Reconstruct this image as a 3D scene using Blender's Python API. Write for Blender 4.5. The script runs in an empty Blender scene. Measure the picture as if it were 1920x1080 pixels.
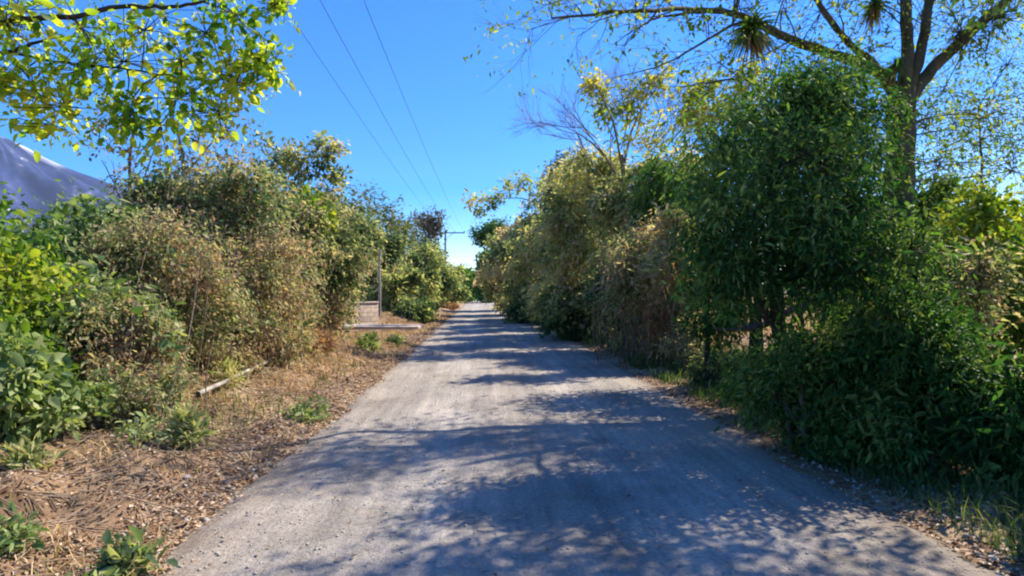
import bpy, math, random
import numpy as np

# ------------------------------------------------------------------ basics
S = bpy.context.scene
COL = S.collection
F, CAMZ, HOR = 1100.0, 1.55, 545.0           # focal length in photo pixels, eye height, horizon row
SUN_AZ, SUN_EL = math.radians(57), math.radians(47)

def at(px, py, d):
    return np.array([(px - 960) / F * d, d, CAMZ + (HOR - py) / F * d])

def hash2(ix, iy, seed):
    h = (ix.astype(np.int64) * 374761393 + iy.astype(np.int64) * 668265263 + seed * 974634777) & 0x7fffffff
    h = ((h ^ (h >> 13)) * 1274126177) & 0x7fffffff
    return ((h ^ (h >> 16)) & 0xffff) / 65535.0

def vnoise(x, y, seed=0):
    x = np.asarray(x, float); y = np.asarray(y, float)
    ix, iy = np.floor(x), np.floor(y)
    fx, fy = x - ix, y - iy
    fx = fx * fx * (3 - 2 * fx); fy = fy * fy * (3 - 2 * fy)
    a, b = hash2(ix, iy, seed), hash2(ix + 1, iy, seed)
    c, d = hash2(ix, iy + 1, seed), hash2(ix + 1, iy + 1, seed)
    return (a + (b - a) * fx) * (1 - fy) + (c + (d - c) * fx) * fy

def sstep(a, b, x):
    t = np.clip((x - a) / (b - a), 0, 1)
    return t * t * (3 - 2 * t)

def xl(y): return -1.85 - 0.055 * np.asarray(y, float)
def xr(y): return 2.85 - 0.05 * np.asarray(y, float)

def gz(x, y):
    """ground height"""
    x = np.asarray(x, float); y = np.asarray(y, float)
    near = 1 - sstep(60, 220, np.hypot(x, y))
    sl = xl(y) - x + (vnoise(x * 1.3, y * 1.3, 3) - .5) * .45 + (vnoise(x * 5, y * 5, 4) - .5) * .26
    sr = x - xr(y) + (vnoise(x * 1.1, y * 1.1, 5) - .5) * .55 + (vnoise(x * 5, y * 5, 6) - .5) * .26
    s = np.maximum(sl, sr)
    z = -0.09 + 0.105 * sstep(-.5, .15, s)
    z = z + np.where(sl > sr, .34 * sstep(.2, 2.6, sl), .12 * sstep(.3, 2.5, sr))
    out = sstep(0, .8, s)
    z = z + out * ((vnoise(x * .8, y * .8, 7) - .5) * .14 + (vnoise(x * 2.7, y * 2.7, 8) - .5) * .17
                   + (vnoise(x * 8, y * 8, 9) - .5) * .085 * (1 - sstep(15, 30, y)))
    pw = sstep(13.5, 18, y) * (1 - sstep(25.2, 27, y)) * sstep(-8.6, -7.6, x) * (1 - sstep(-4.0, -3.0, x))
    z = z * (1 - pw) - .10 * pw
    # ditch beneath the culvert slab
    z = z - .30 * np.exp(-(((x + 5.3) / 1.5) ** 2)) * np.exp(-(((y - 23.5) / 1.0) ** 2))
    return z * near + (1 - near) * (-0.03)

# ------------------------------------------------------------------ mesh helpers
def make_mesh(name, V, faces, mat=None, tint=None, smooth=False, parent=None):
    """faces: list of int arrays (n,k)"""
    me = bpy.data.meshes.new(name)
    V = np.asarray(V, np.float32)
    me.vertices.add(len(V)); me.vertices.foreach_set('co', V.ravel())
    li = np.concatenate([f.ravel() for f in faces]).astype(np.int32)
    cnt = np.concatenate([np.full(len(f), f.shape[1]) for f in faces])
    st = np.concatenate([[0], np.cumsum(cnt)[:-1]]).astype(np.int32)
    me.loops.add(len(li)); me.loops.foreach_set('vertex_index', li)
    me.polygons.add(len(st)); me.polygons.foreach_set('loop_start', st)
    if smooth: me.polygons.foreach_set('use_smooth', np.ones(len(st), bool))
    if tint is not None:
        a = me.attributes.new('tint', 'FLOAT', 'POINT'); a.data.foreach_set('value', np.asarray(tint, np.float32))
    me.update(calc_edges=True); me.validate()
    if mat: me.materials.append(mat)
    o = bpy.data.objects.new(name, me); COL.objects.link(o)
    if parent is not None: o.parent = parent
    return o

def tag(o, label=None, cat=None, group=None, kind=None):
    if label: o['label'] = label
    if cat: o['category'] = cat
    if group: o['group'] = group
    if kind: o['kind'] = kind
    return o

def empty(name, loc, label, cat, group=None):
    o = bpy.data.objects.new(name, None); COL.objects.link(o)
    o.location = tuple(float(v) for v in loc); o.empty_display_size = .3
    return tag(o, label, cat, group)

def norm(v):
    v = np.asarray(v, float)
    return v / np.maximum(np.linalg.norm(v, axis=-1, keepdims=True), 1e-9)

class Wood:
    def __init__(s): s.V = []; s.Q = []; s.n = 0
    def add(s, pts, r0, r1, k=5, pw=1.0, knob=0.0, rng=None):
        pts = np.asarray(pts, float); m = len(pts)
        t = np.gradient(pts, axis=0); t = norm(t)
        ref = np.array([0, 0, 1.]) if abs(t[0][2]) < .8 else np.array([1., 0, 0])
        u = norm(np.cross(t, ref)); w = np.cross(t, u)
        f = np.linspace(0, 1, m) ** pw
        r = r0 + (r1 - r0) * f
        if knob and rng is not None: r = r * (1 + knob * (rng.random(m) - .5))
        a = np.linspace(0, 2 * np.pi, k, endpoint=False)
        ring = pts[:, None, :] + r[:, None, None] * (np.cos(a)[None, :, None] * u[:, None, :] + np.sin(a)[None, :, None] * w[:, None, :])
        i = np.arange(m - 1)[:, None] * k; j = np.arange(k)[None, :]; j2 = (j + 1) % k
        q = np.stack([i + j, i + j2, i + k + j2, i + k + j], -1).reshape(-1, 4) + s.n
        s.V.append(ring.reshape(-1, 3)); s.Q.append(q); s.n += m * k
    def build(s, name, mat, parent=None):
        if not s.V: return None
        return make_mesh(name, np.concatenate(s.V), [np.concatenate(s.Q)], mat, smooth=True, parent=parent)

def curve(a, b, n=6, bend=.12, rng=None, up=0.0):
    a = np.asarray(a, float); b = np.asarray(b, float)
    L = np.linalg.norm(b - a); t = np.linspace(0, 1, n)[:, None]
    off = (rng.random(3) - .5) * 2 * bend * L + np.array([0, 0, up * L])
    p = a + (b - a) * t + off * np.sin(np.pi * t)
    p[1:-1] += (rng.random((n - 2, 3)) - .5) * bend * L * .25
    return p

def through(pts, per=4, rng=None, jit=0.0):
    """smooth polyline through given points (Catmull-Rom)"""
    P = np.asarray(pts, float); P = np.vstack([2 * P[0] - P[1], P, 2 * P[-1] - P[-2]])
    out = []
    for i in range(1, len(P) - 2):
        for k in range(per):
            t = k / per
            out.append(.5 * ((2 * P[i]) + (P[i + 1] - P[i - 1]) * t + (2 * P[i - 1] - 5 * P[i] + 4 * P[i + 1] - P[i + 2]) * t * t
                             + (-P[i - 1] + 3 * P[i] - 3 * P[i + 1] + P[i + 2]) * t ** 3))
    out.append(P[-2]); out = np.array(out)
    if jit and rng is not None: out[1:-1] += (rng.random((len(out) - 2, 3)) - .5) * jit
    return out

# ------------------------------------------------------------------ leaves
def leaf_arrays(P, D, U, L, Wd, kind, rng):
    """P base points, D axis, U up side; returns V, faces, nverts per leaf"""
    n = len(P); L = L[:, None]; Wd = Wd[:, None]
    Sd = norm(np.cross(D, U)); U = np.cross(Sd, D)
    if kind == 'kite':
        fold = .22
        V = np.stack([P, P + D * L * .42 + Sd * Wd * .5 + U * Wd * fold, P + D * L - U * L * .12,
                      P + D * L * .42 - Sd * Wd * .5 + U * Wd * fold], 1)
        b = np.arange(n)[:, None] * 4
        return V.reshape(-1, 3), [np.concatenate([b + np.array([0, 1, 2]), b + np.array([0, 2, 3])])], 4
    # 'long': eight vertex curved leaf with midrib fold
    g = rng.uniform(.08, .4, (n, 1))
    m1 = P + D * L * .35 - U * L * g * .12; m2 = P + D * L * .72 - U * L * g * .5; tp = P + D * L * .97 - U * L * g
    a1, a2 = .5, .38
    V = np.stack([P, m1 + Sd * Wd * a1 + U * Wd * .15, m1, m1 - Sd * Wd * a1 + U * Wd * .15,
                  m2 + Sd * Wd * a2 + U * Wd * .1, m2, m2 - Sd * Wd * a2 + U * Wd * .1, tp], 1)
    b = np.arange(n)[:, None] * 8
    tri = np.concatenate([b + np.array(t) for t in ([0, 1, 2], [0, 2, 3], [4, 7, 5], [5, 7, 6])])
    quad = np.concatenate([b + np.array(t) for t in ([1, 4, 5, 2], [2, 5, 6, 3])])
    return V.reshape(-1, 3), [tri, quad], 8

def leaf_mesh(name, C, Dc, mat, rng, parent, n=12, spread=.25, L=.09, ratio=.5, droop=.3, kind='kite', tints=None, jit=.22, flat=.6, keep=None):
    """leaf sprays: C cluster centres, Dc their axes"""
    m = len(C)
    t = rng.random((m, n, 1))
    base = C[:, None, :] + Dc[:, None, :] * (t - .35) * spread * 1.5 + rng.normal(0, .30, (m, n, 3)) * spread
    D = Dc[:, None, :] * .55 + rng.normal(0, .62, (m, n, 3)); D[..., 2] -= droop
    D = norm(D).reshape(-1, 3); P = base.reshape(-1, 3)
    U = rng.normal(0, 1, (m * n, 3)) * (1 - flat); U[:, 2] += flat + .15
    U = norm(U + 1e-4)
    Ls = L * np.clip(rng.lognormal(-.12, .42, m * n), .3, 1.8)
    tint = (tints[:, None] + rng.normal(0, jit, (m, n))).reshape(-1)
    k = P[:, 2] > .02
    if keep is not None: k &= keep(P)
    P, D, U, Ls, tint = P[k], D[k], U[k], Ls[k], tint[k]
    V, f, nv = leaf_arrays(P, D, U, Ls, Ls * ratio * rng.uniform(.8, 1.2, len(Ls)), kind, rng)
    return make_mesh(name, V, f, mat, tint=np.repeat(np.clip(tint, 0, 1), nv), parent=parent)

# ------------------------------------------------------------------ materials
def mat_new(name):
    m = bpy.data.materials.new(name); m.use_nodes = True
    nt = m.node_tree; nt.nodes.clear()
    return m, nt, nt.nodes, nt.links

def ramp(nd, stops):
    r = nd.new('ShaderNodeValToRGB'); e = r.color_ramp.elements
    while len(e) < len(stops): e.new(.5)
    for i, (p, c) in enumerate(stops): e[i].position = p; e[i].color = (*c, 1)
    return r

def leaf_mat(name, cols, trans=.38, rough=.55, spec=.2, glow=(1.25, 1.3, .55)):
    m, nt, nd, lk = mat_new(name)
    a = nd.new('ShaderNodeAttribute'); a.attribute_name = 'tint'
    tc = nd.new('ShaderNodeTexCoord'); nz = nd.new('ShaderNodeTexNoise'); nz.inputs['Scale'].default_value = 1.6; nz.inputs['Detail'].default_value = 3
    lk.new(tc.outputs['Object'], nz.inputs['Vector'])
    ma = nd.new('ShaderNodeMath'); ma.operation = 'MULTIPLY_ADD'; ma.inputs[1].default_value = .9; ma.inputs[2].default_value = -.45
    lk.new(nz.outputs['Fac'], ma.inputs[0])
    ad = nd.new('ShaderNodeMath'); ad.operation = 'ADD'; ad.use_clamp = True
    lk.new(a.outputs['Fac'], ad.inputs[0]); lk.new(ma.outputs[0], ad.inputs[1])
    n = len(cols); r = ramp(nd, [(i / (n - 1), c) for i, c in enumerate(cols)])
    lk.new(ad.outputs[0], r.inputs[0])
    p = nd.new('ShaderNodeBsdfPrincipled'); p.inputs['Roughness'].default_value = rough; p.inputs['Specular IOR Level'].default_value = spec
    lk.new(r.outputs[0], p.inputs['Base Color'])
    t = nd.new('ShaderNodeBsdfTranslucent')
    mc = nd.new('ShaderNodeMix'); mc.data_type = 'RGBA'; mc.blend_type = 'MULTIPLY'; mc.inputs[0].default_value = 1; mc.clamp_result = False
    lk.new(r.outputs[0], mc.inputs[6]); mc.inputs[7].default_value = (*glow, 1)
    lk.new(mc.outputs[2], t.inputs['Color'])
    mx = nd.new('ShaderNodeMixShader'); mx.inputs[0].default_value = trans
    lk.new(p.outputs[0], mx.inputs[1]); lk.new(t.outputs[0], mx.inputs[2])
    o = nd.new('ShaderNodeOutputMaterial'); lk.new(mx.outputs[0], o.inputs['Surface'])
    return m

def rough_mat(name, c0, c1, scale=4, rough=.9, bump=.3, stretch=(1, 1, 1), detail=6, bscale=None):
    m, nt, nd, lk = mat_new(name)
    tc = nd.new('ShaderNodeTexCoord'); mp = nd.new('ShaderNodeMapping'); mp.inputs['Scale'].default_value = stretch
    lk.new(tc.outputs['Object'], mp.inputs['Vector'])
    nz = nd.new('ShaderNodeTexNoise'); nz.inputs['Scale'].default_value = scale; nz.inputs['Detail'].default_value = detail
    lk.new(mp.outputs[0], nz.inputs['Vector'])
    r = ramp(nd, [(.3, c0), (.7, c1)]); lk.new(nz.outputs['Fac'], r.inputs[0])
    p = nd.new('ShaderNodeBsdfPrincipled'); p.inputs['Roughness'].default_value = rough; p.inputs['Specular IOR Level'].default_value = .2
    lk.new(r.outputs[0], p.inputs['Base Color'])
    if bump:
        n2 = nd.new('ShaderNodeTexNoise'); n2.inputs['Scale'].default_value = bscale or scale * 5; n2.inputs['Detail'].default_value = 4
        lk.new(mp.outputs[0], n2.inputs['Vector'])
        b = nd.new('ShaderNodeBump'); b.inputs['Strength'].default_value = bump; b.inputs['Distance'].default_value = .03
        lk.new(n2.outputs['Fac'], b.inputs['Height']); lk.new(b.outputs[0], p.inputs['Normal'])
    o = nd.new('ShaderNodeOutputMaterial'); lk.new(p.outputs[0], o.inputs['Surface'])
    return m

M = {}
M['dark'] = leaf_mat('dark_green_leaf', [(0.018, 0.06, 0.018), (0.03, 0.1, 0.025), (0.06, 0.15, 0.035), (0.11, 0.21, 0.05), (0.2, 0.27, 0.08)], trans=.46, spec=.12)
M['mid'] = leaf_mat('mid_green_leaf', [(0.035, 0.09, 0.025), (0.075, 0.16, 0.04), (0.13, 0.24, 0.055), (0.24, 0.31, 0.08)], trans=0.45)
M['coffee'] = leaf_mat('glossy_green_leaf', [(0.03, 0.085, 0.022), (0.08, 0.15, 0.04), (0.17, 0.26, 0.07), (0.32, 0.37, 0.14)], trans=0.4)
M['lime'] = leaf_mat('lime_leaf', [(0.081, 0.169, 0.022), (0.176, 0.273, 0.033), (0.324, 0.39, 0.039), (0.486, 0.468, 0.055)], trans=.5)
M['canopy'] = leaf_mat('canopy_leaf', [(.07, .17, .02), (.16, .3, .03), (.3, .42, .04), (.46, .5, .06), (.55, .5, .1)], trans=.7, rough=.45, glow=(1.35, 1.35, .55))
M['olive'] = leaf_mat('olive_leaf', [(0.072, 0.112, 0.033), (0.16, 0.188, 0.052), (0.29, 0.285, 0.078), (0.392, 0.315, 0.117), (0.392, 0.225, 0.091)], trans=.35)
M['dry'] = leaf_mat('dry_leaf', [(0.14, 0.14, 0.052), (0.266, 0.21, 0.078), (0.392, 0.28, 0.13), (0.448, 0.266, 0.117), (0.308, 0.154, 0.065)], trans=.3, glow=(1.2, 1.05, .6))
M['rust'] = leaf_mat('rust_leaf', [(0.2, 0.18, 0.09), (0.32, 0.2, 0.1), (0.42, 0.25, 0.13), (0.5, 0.33, 0.2)], trans=0.45, glow=(1.2, 1.05, 0.6))
M['yellow'] = leaf_mat('yellow_leaf', [(0.2, 0.26, 0.05), (0.36, 0.4, 0.07), (0.52, 0.52, 0.09), (0.6, 0.52, 0.13)], trans=0.6, glow=(1.2, 1.15, 0.55))
M['grey'] = leaf_mat('grey_leaf', [(0.06, 0.07, 0.042), (0.105, 0.105, 0.07), (0.18, 0.14, 0.112), (0.255, 0.182, 0.14)], trans=.25)
M['pale'] = leaf_mat('pale_leaf', [(0.07, 0.14, 0.045), (0.17, 0.24, 0.08), (0.31, 0.37, 0.13), (0.44, 0.46, 0.22)], trans=0.4)
M['tangle'] = leaf_mat('tangled_hedge_leaf', [(0.053, 0.107, 0.044), (0.126, 0.203, 0.075), (0.263, 0.31, 0.138), (0.441, 0.449, 0.2), (0.546, 0.471, 0.288), (0.493, 0.353, 0.225), (0.294, 0.182, 0.125)], trans=0.5, glow=(1.2, 1.15, 0.7))
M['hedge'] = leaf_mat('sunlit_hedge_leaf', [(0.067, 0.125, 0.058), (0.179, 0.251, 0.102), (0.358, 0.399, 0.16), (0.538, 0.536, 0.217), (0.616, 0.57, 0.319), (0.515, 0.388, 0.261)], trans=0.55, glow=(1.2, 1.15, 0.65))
M['straw'] = leaf_mat('straw_blade', [(0.27, 0.15, 0.069), (0.446, 0.263, 0.127), (0.608, 0.4, 0.196), (0.702, 0.525, 0.276), (0.405, 0.375, 0.115)], trans=.3, glow=(1.1, 1, .7))
M['litter'] = leaf_mat('litter_leaf', [(.13, .075, .042), (.26, .155, .085), (.42, .28, .165), (.58, .46, .31)], trans=.1, glow=(1.1, .9, .6))
M['grass'] = leaf_mat('grass_blade', [(.03, .07, .02), (.07, .13, .03), (.15, .2, .05), (.3, .27, .12)], trans=.35)
M['bark'] = rough_mat('grey_bark', (.06, .045, .035), (.2, .16, .12), 5, stretch=(1, 1, .3), bump=.6)
M['darkbark'] = rough_mat('dark_bark', (.02, .016, .012), (.07, .055, .04), 6, stretch=(1, 1, .3), bump=.6)
M['mossbark'] = rough_mat('mossy_bark', (.045, .05, .02), (.15, .125, .08), 7, stretch=(1, 1, .35), bump=.8)
M['twig'] = rough_mat('dry_twig', (.15, .1, .06), (.33, .25, .17), 8, bump=.2)
M['palebark'] = rough_mat('pale_bark', (.2, .17, .14), (.42, .38, .32), 5, stretch=(1, 1, .3), bump=.4)
M['concrete'] = rough_mat('weathered_concrete', (.36, .29, .22), (.56, .46, .36), 3, bump=.25)
M['mortar'] = rough_mat('mortar', (.22, .19, .16), (.32, .28, .24), 6, bump=.3)
M['pole'] = rough_mat('pole_concrete', (.16, .15, .14), (.26, .25, .23), 2, bump=.1)
M['steel'] = rough_mat('dull_steel', (.05, .05, .05), (.09, .09, .09), 4, rough=.5, bump=0)
M['porcelain'] = rough_mat('insulator', (.1, .05, .03), (.16, .08, .05), 4, rough=.3, bump=0)
M['cable'] = rough_mat('cable', (.015, .018, .025), (.03, .03, .035), 4, rough=.6, bump=0)
M['gravel'] = rough_mat('road_gravel', (.27, .24, .2), (.45, .4, .33), 9, bump=.3)
M['mortar_soil'] = rough_mat('dry_clod', (.13, .085, .05), (.3, .21, .13), 9, bump=.7)
M['stone'] = rough_mat('pale_stone', (.2, .18, .16), (.48, .44, .4), 9, bump=.6)

def haze_box():
    m, nt, nd, lk = mat_new('haze_air')
    v = nd.new('ShaderNodeVolumePrincipled'); v.inputs['Color'].default_value = (.6, .74, 1, 1); v.inputs['Density'].default_value = 5e-5; v.inputs['Anisotropy'].default_value = .2
    o = nd.new('ShaderNodeOutputMaterial'); lk.new(v.outputs[0], o.inputs['Volume'])
    x, y0, y1, z0, z1 = 7600, -7600, 7600, -4, 1500
    V = np.array([[a, b, c] for c in (z0, z1) for b in (y0, y1) for a in (-x, x)], float)
    f = np.array([[0, 2, 3, 1], [4, 5, 7, 6], [0, 1, 5, 4], [2, 6, 7, 3], [0, 4, 6, 2], [1, 3, 7, 5]])
    h = make_mesh('haze', V, [f], m); tag(h, 'thin pale blue air over the whole place', 'haze', kind='stuff')
haze_box()

# ------------------------------------------------------------------ plants
def lobes_for(rng, n, h, rx, ry, low, size=.36):
    C, R = [], []
    for i in range(n):
        a = rng.uniform(0, 2 * np.pi); q = math.sqrt(rng.random()) * .72
        zf = low + (.86 - low) * ((i + rng.random()) / n)
        w = math.sqrt(max(.25, 1 - ((zf - .42) / .68) ** 2))
        C.append([math.cos(a) * q * rx * w, math.sin(a) * q * ry * w, zf * h])
        s = size * rng.uniform(.5, 1.4)
        R.append([s * rx * 1.05, s * ry * 1.05, s * min(h * .62, (rx + ry) * .75)])
    return np.array(C), np.array(R)

def clusters(rng, C, R, per, tintm, tints):
    n = len(C)
    d = norm(rng.normal(0, 1, (n, per, 3)))
    rad = rng.random((n, per, 1)) ** .42
    P = C[:, None, :] + d * rad * R[:, None, :]
    ax = d.copy(); ax[..., 2] += .25
    t = np.repeat(np.clip(rng.normal(tintm, tints, n), -.1, 1.1)[:, None], per, 1) + rng.normal(0, .08, (n, per))
    return P.reshape(-1, 3), norm(ax).reshape(-1, 3), t.reshape(-1), np.repeat(np.arange(n), per)

def plant(name, label, cat, base, C, R, per, leaf, seed, wood='bark', tint=(.45, .2), stem_r=.03, stems=True, twig=.3,
          trunk=None, n=12, spread=.25, L=.09, ratio=.5, droop=.3, kind='kite', group=None, extra=None, part=('stems', 'foliage'), jit=.2, flat=.32, roots=.15, shoots=0):
    """C, R: crown lobes (local to base)"""
    rng = np.random.default_rng(seed)
    root = empty(name, base, label, cat, group)
    P, ax, t, own = clusters(rng, np.asarray(C, float), np.asarray(R, float), per, *tint)
    W = Wood()
    if trunk is not None:
        for pts, r0, r1 in trunk: W.add(pts, r0, r1, 8, knob=.12, rng=rng)
        tops = np.concatenate([np.asarray(p)[len(p) // 3:] for p, _, _ in trunk])
    if stems:
        for i, c in enumerate(C):
            c = np.asarray(c, float)
            if trunk is not None:
                dd = np.linalg.norm(tops - c, axis=1) + np.maximum(0, tops[:, 2] - c[2]) * 1.5
                a = tops[np.argmin(dd)]
            else:
                a = np.array([rng.normal(0, roots) + c[0] * .25, rng.normal(0, roots) + c[1] * .25, -.05])
            W.add(curve(a, c, 7, .1, rng, up=.05), stem_r * rng.uniform(.7, 1.2), stem_r * .3, 5)
    if twig > 0:
        pick = np.where(rng.random(len(P)) < twig)[0]
        for i in pick:
            W.add(curve(C[own[i]], P[i] + ax[i] * spread * .7, 4, .12, rng), max(stem_r * .28, .005), .003, 3)
    extra_pts = extra(W, rng) if extra else None
    if shoots:
        C_, R_2 = np.asarray(C, float), np.asarray(R, float); ctr = C_.mean(0)
        addP, addA, addT = [], [], []
        for i in range(shoots):
            li = rng.integers(len(C_)); o = norm((C_[li] - ctr) * np.array([1, 1, .5]) + rng.normal(0, .25, 3) * np.linalg.norm(R_2[li])); o[2] = abs(o[2]) * .6 + rng.uniform(.05, .9); o = norm(o)
            Ls_ = float(np.mean(R_2[li])) * rng.uniform(1.0, 2.1); m_ = 8
            t_ = np.linspace(0, 1, m_)[:, None]
            pl = C_[li] + o * Ls_ * t_ + np.array([0, 0, -.55]) * Ls_ * t_ ** 2.4 + rng.normal(0, .015, (m_, 3)) * Ls_
            W.add(pl, max(.004, stem_r * .22), .002, 3)
            addP.append(pl[2:]); addA.append(norm(np.gradient(pl, axis=0))[2:]); addT.append(np.full(m_ - 2, rng.normal(*tint)))
        P = np.concatenate([P] + addP); ax = np.concatenate([ax] + addA); t = np.concatenate([t] + addT)
    if extra_pts:
        ep = np.array([q for q, _, _ in extra_pts]); ea = np.array([q for _, q, _ in extra_pts])
        P = np.concatenate([P, ep]); ax = np.concatenate([ax, ea]); t = np.concatenate([t, rng.normal(tint[0], tint[1], len(ep))])
    W.build(part[0], M[wood], root)
    leaf_mesh(part[1], P, ax, M[leaf], rng, root, n=n, spread=spread, L=L, ratio=ratio, droop=droop, kind=kind, tints=t, jit=jit, flat=flat)
    return root

def shrub(name, label, px, d, top, wpx, leaf, seed, lobes=12, per=40, low=.12, depth=None, cat='shrub', size=.36, **kw):
    x = (px - 960) / F * d; zb = float(gz(x, d))
    h = CAMZ + (HOR - top) / F * d - zb
    rx = wpx / 2 / F * d * .95; ry = depth or max(rx * .85, .5)
    rng = np.random.default_rng(seed + 1000)
    C, R = lobes_for(rng, int(lobes * 1.25), h, rx, ry, low, size)
    if d > 9: per = int(per * 1.25); kw['L'] = kw.get('L', .09) * 1.2
    kw.setdefault('shoots', int(lobes * 5))
    return plant(name, label, cat, (x, d, zb), C, R, per, leaf, seed, **kw)

def grow(W, rng, p, d, L, r, depth, tips, k=5, spread=.55, n=3, up=.1):
    """recursive bare branching"""
    q = p + norm(d + rng.normal(0, .12, 3)) * L
    W.add(curve(p, q, 5, .06, rng), r, r * .6, k if depth > 1 else 3)
    tips.append((q, norm(q - p), depth))
    if depth == 0: return
    for i in range(n):
        dd = norm(q - p) + rng.normal(0, spread, 3); dd[2] += up
        s = p + (q - p) * rng.uniform(.55, 1) if i else q
        grow(W, rng, s, norm(dd), L * rng.uniform(.55, .8), r * .58, depth - 1, tips, k, spread, n, up)

# ------------------------------------------------------------------ camera, light, world
cam = bpy.data.cameras.new('camera'); cam.sensor_width = 36; cam.lens = 36 * F / 1920; cam.clip_end = 30000; cam.clip_start = .05
co = bpy.data.objects.new('camera', cam); COL.objects.link(co)
co.location = (0, 0, CAMZ); co.rotation_euler = (math.pi / 2 + math.atan(5 / F), 0, 0)
S.camera = co

sun = bpy.data.lights.new('sun', 'SUN'); sun.energy = 4.4; sun.angle = math.radians(.55); sun.color = (1, .915, .79)
so = bpy.data.objects.new('sun', sun); COL.objects.link(so)
so.rotation_euler = (math.pi / 2 - SUN_EL, 0, math.pi - SUN_AZ)     # lamp shines down its -Z, from azimuth SUN_AZ right of +Y
w = bpy.data.worlds.new('World'); S.world = w; w.use_nodes = True
nt = w.node_tree; bg = nt.nodes['Background']
sky = nt.nodes.new('ShaderNodeTexSky'); sky.sky_type = 'NISHITA'; sky.sun_disc = False
sky.sun_elevation = SUN_EL; sky.sun_rotation = SUN_AZ; sky.altitude = 900; sky.air_density = 1.0; sky.dust_density = 1.1; sky.ozone_density = 3.0
hs = nt.nodes.new('ShaderNodeHueSaturation'); hs.inputs['Value'].default_value = .86; hs.inputs['Hue'].default_value = .514; hs.inputs['Saturation'].default_value = 1.75
nt.links.new(sky.outputs[0], hs.inputs['Color']); nt.links.new(hs.outputs[0], bg.inputs['Color'])
bg.inputs['Strength'].default_value = .15
S.view_settings.view_transform = 'Standard'; S.view_settings.look = 'None'; S.view_settings.gamma = 1; S.view_settings.exposure = 1.2
S.cycles.use_denoising = True; S.cycles.max_bounces = 7; S.cycles.transmission_bounces = 5; S.cycles.diffuse_bounces = 4
S.cycles.filter_width = 2.1
S.cycles.sample_clamp_indirect = 6

# ------------------------------------------------------------------ ground, road, mountain
def grid(xs, ys, zf):
    X, Y = np.meshgrid(xs, ys); Z = zf(X, Y)
    nx, ny = len(xs), len(ys)
    i = np.arange(ny - 1)[:, None] * nx; j = np.arange(nx - 1)[None, :]
    q = np.stack([i + j, i + j + 1, i + nx + j + 1, i + nx + j], -1).reshape(-1, 4)
    return np.stack([X, Y, Z], -1).reshape(-1, 3), q

def ground_mat():
    m, nt, nd, lk = mat_new('dry_verge_soil')
    tc = nd.new('ShaderNodeTexCoord')
    def noise(sc, det=6, rough=.6):
        z = nd.new('ShaderNodeTexNoise'); z.inputs['Scale'].default_value = sc; z.inputs['Detail'].default_value = det; z.inputs['Roughness'].default_value = rough
        lk.new(tc.outputs['Object'], z.inputs['Vector']); return z
    n1, n2, n3 = noise(1.1), noise(22, 8, .75), noise(.35, 4)
    r1 = ramp(nd, [(.32, (.17, .105, .066)), (.5, (.35, .235, .145)), (.68, (.53, .395, .26))]); lk.new(n1.outputs['Fac'], r1.inputs[0])
    r2 = ramp(nd, [(.3, (.35, .32, .28)), (.62, (1.25, 1.2, 1.1))]); lk.new(n2.outputs['Fac'], r2.inputs[0])
    mx = nd.new('ShaderNodeMix'); mx.data_type = 'RGBA'; mx.blend_type = 'MULTIPLY'; mx.inputs[0].default_value = .85
    lk.new(r1.outputs[0], mx.inputs[6]); lk.new(r2.outputs[0], mx.inputs[7])
    r3 = ramp(nd, [(.5, (0, 0, 0)), (.72, (.55, .55, .55))]); lk.new(n3.outputs['Fac'], r3.inputs[0])
    m2 = nd.new('ShaderNodeMix'); m2.data_type = 'RGBA'; lk.new(r3.outputs[0], m2.inputs[0]); lk.new(mx.outputs[2], m2.inputs[6]); m2.inputs[7].default_value = (.13, .14, .05, 1)
    p = nd.new('ShaderNodeBsdfPrincipled'); p.inputs['Roughness'].default_value = .95; p.inputs['Specular IOR Level'].default_value = .1
    lk.new(m2.outputs[2], p.inputs['Base Color'])
    b = nd.new('ShaderNodeBump'); b.inputs['Strength'].default_value = .8; b.inputs['Distance'].default_value = .05
    lk.new(n2.outputs['Fac'], b.inputs['Height']); lk.new(b.outputs[0], p.inputs['Normal'])
    o = nd.new('ShaderNodeOutputMaterial'); lk.new(p.outputs[0], o.inputs['Surface'])
    return m

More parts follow.
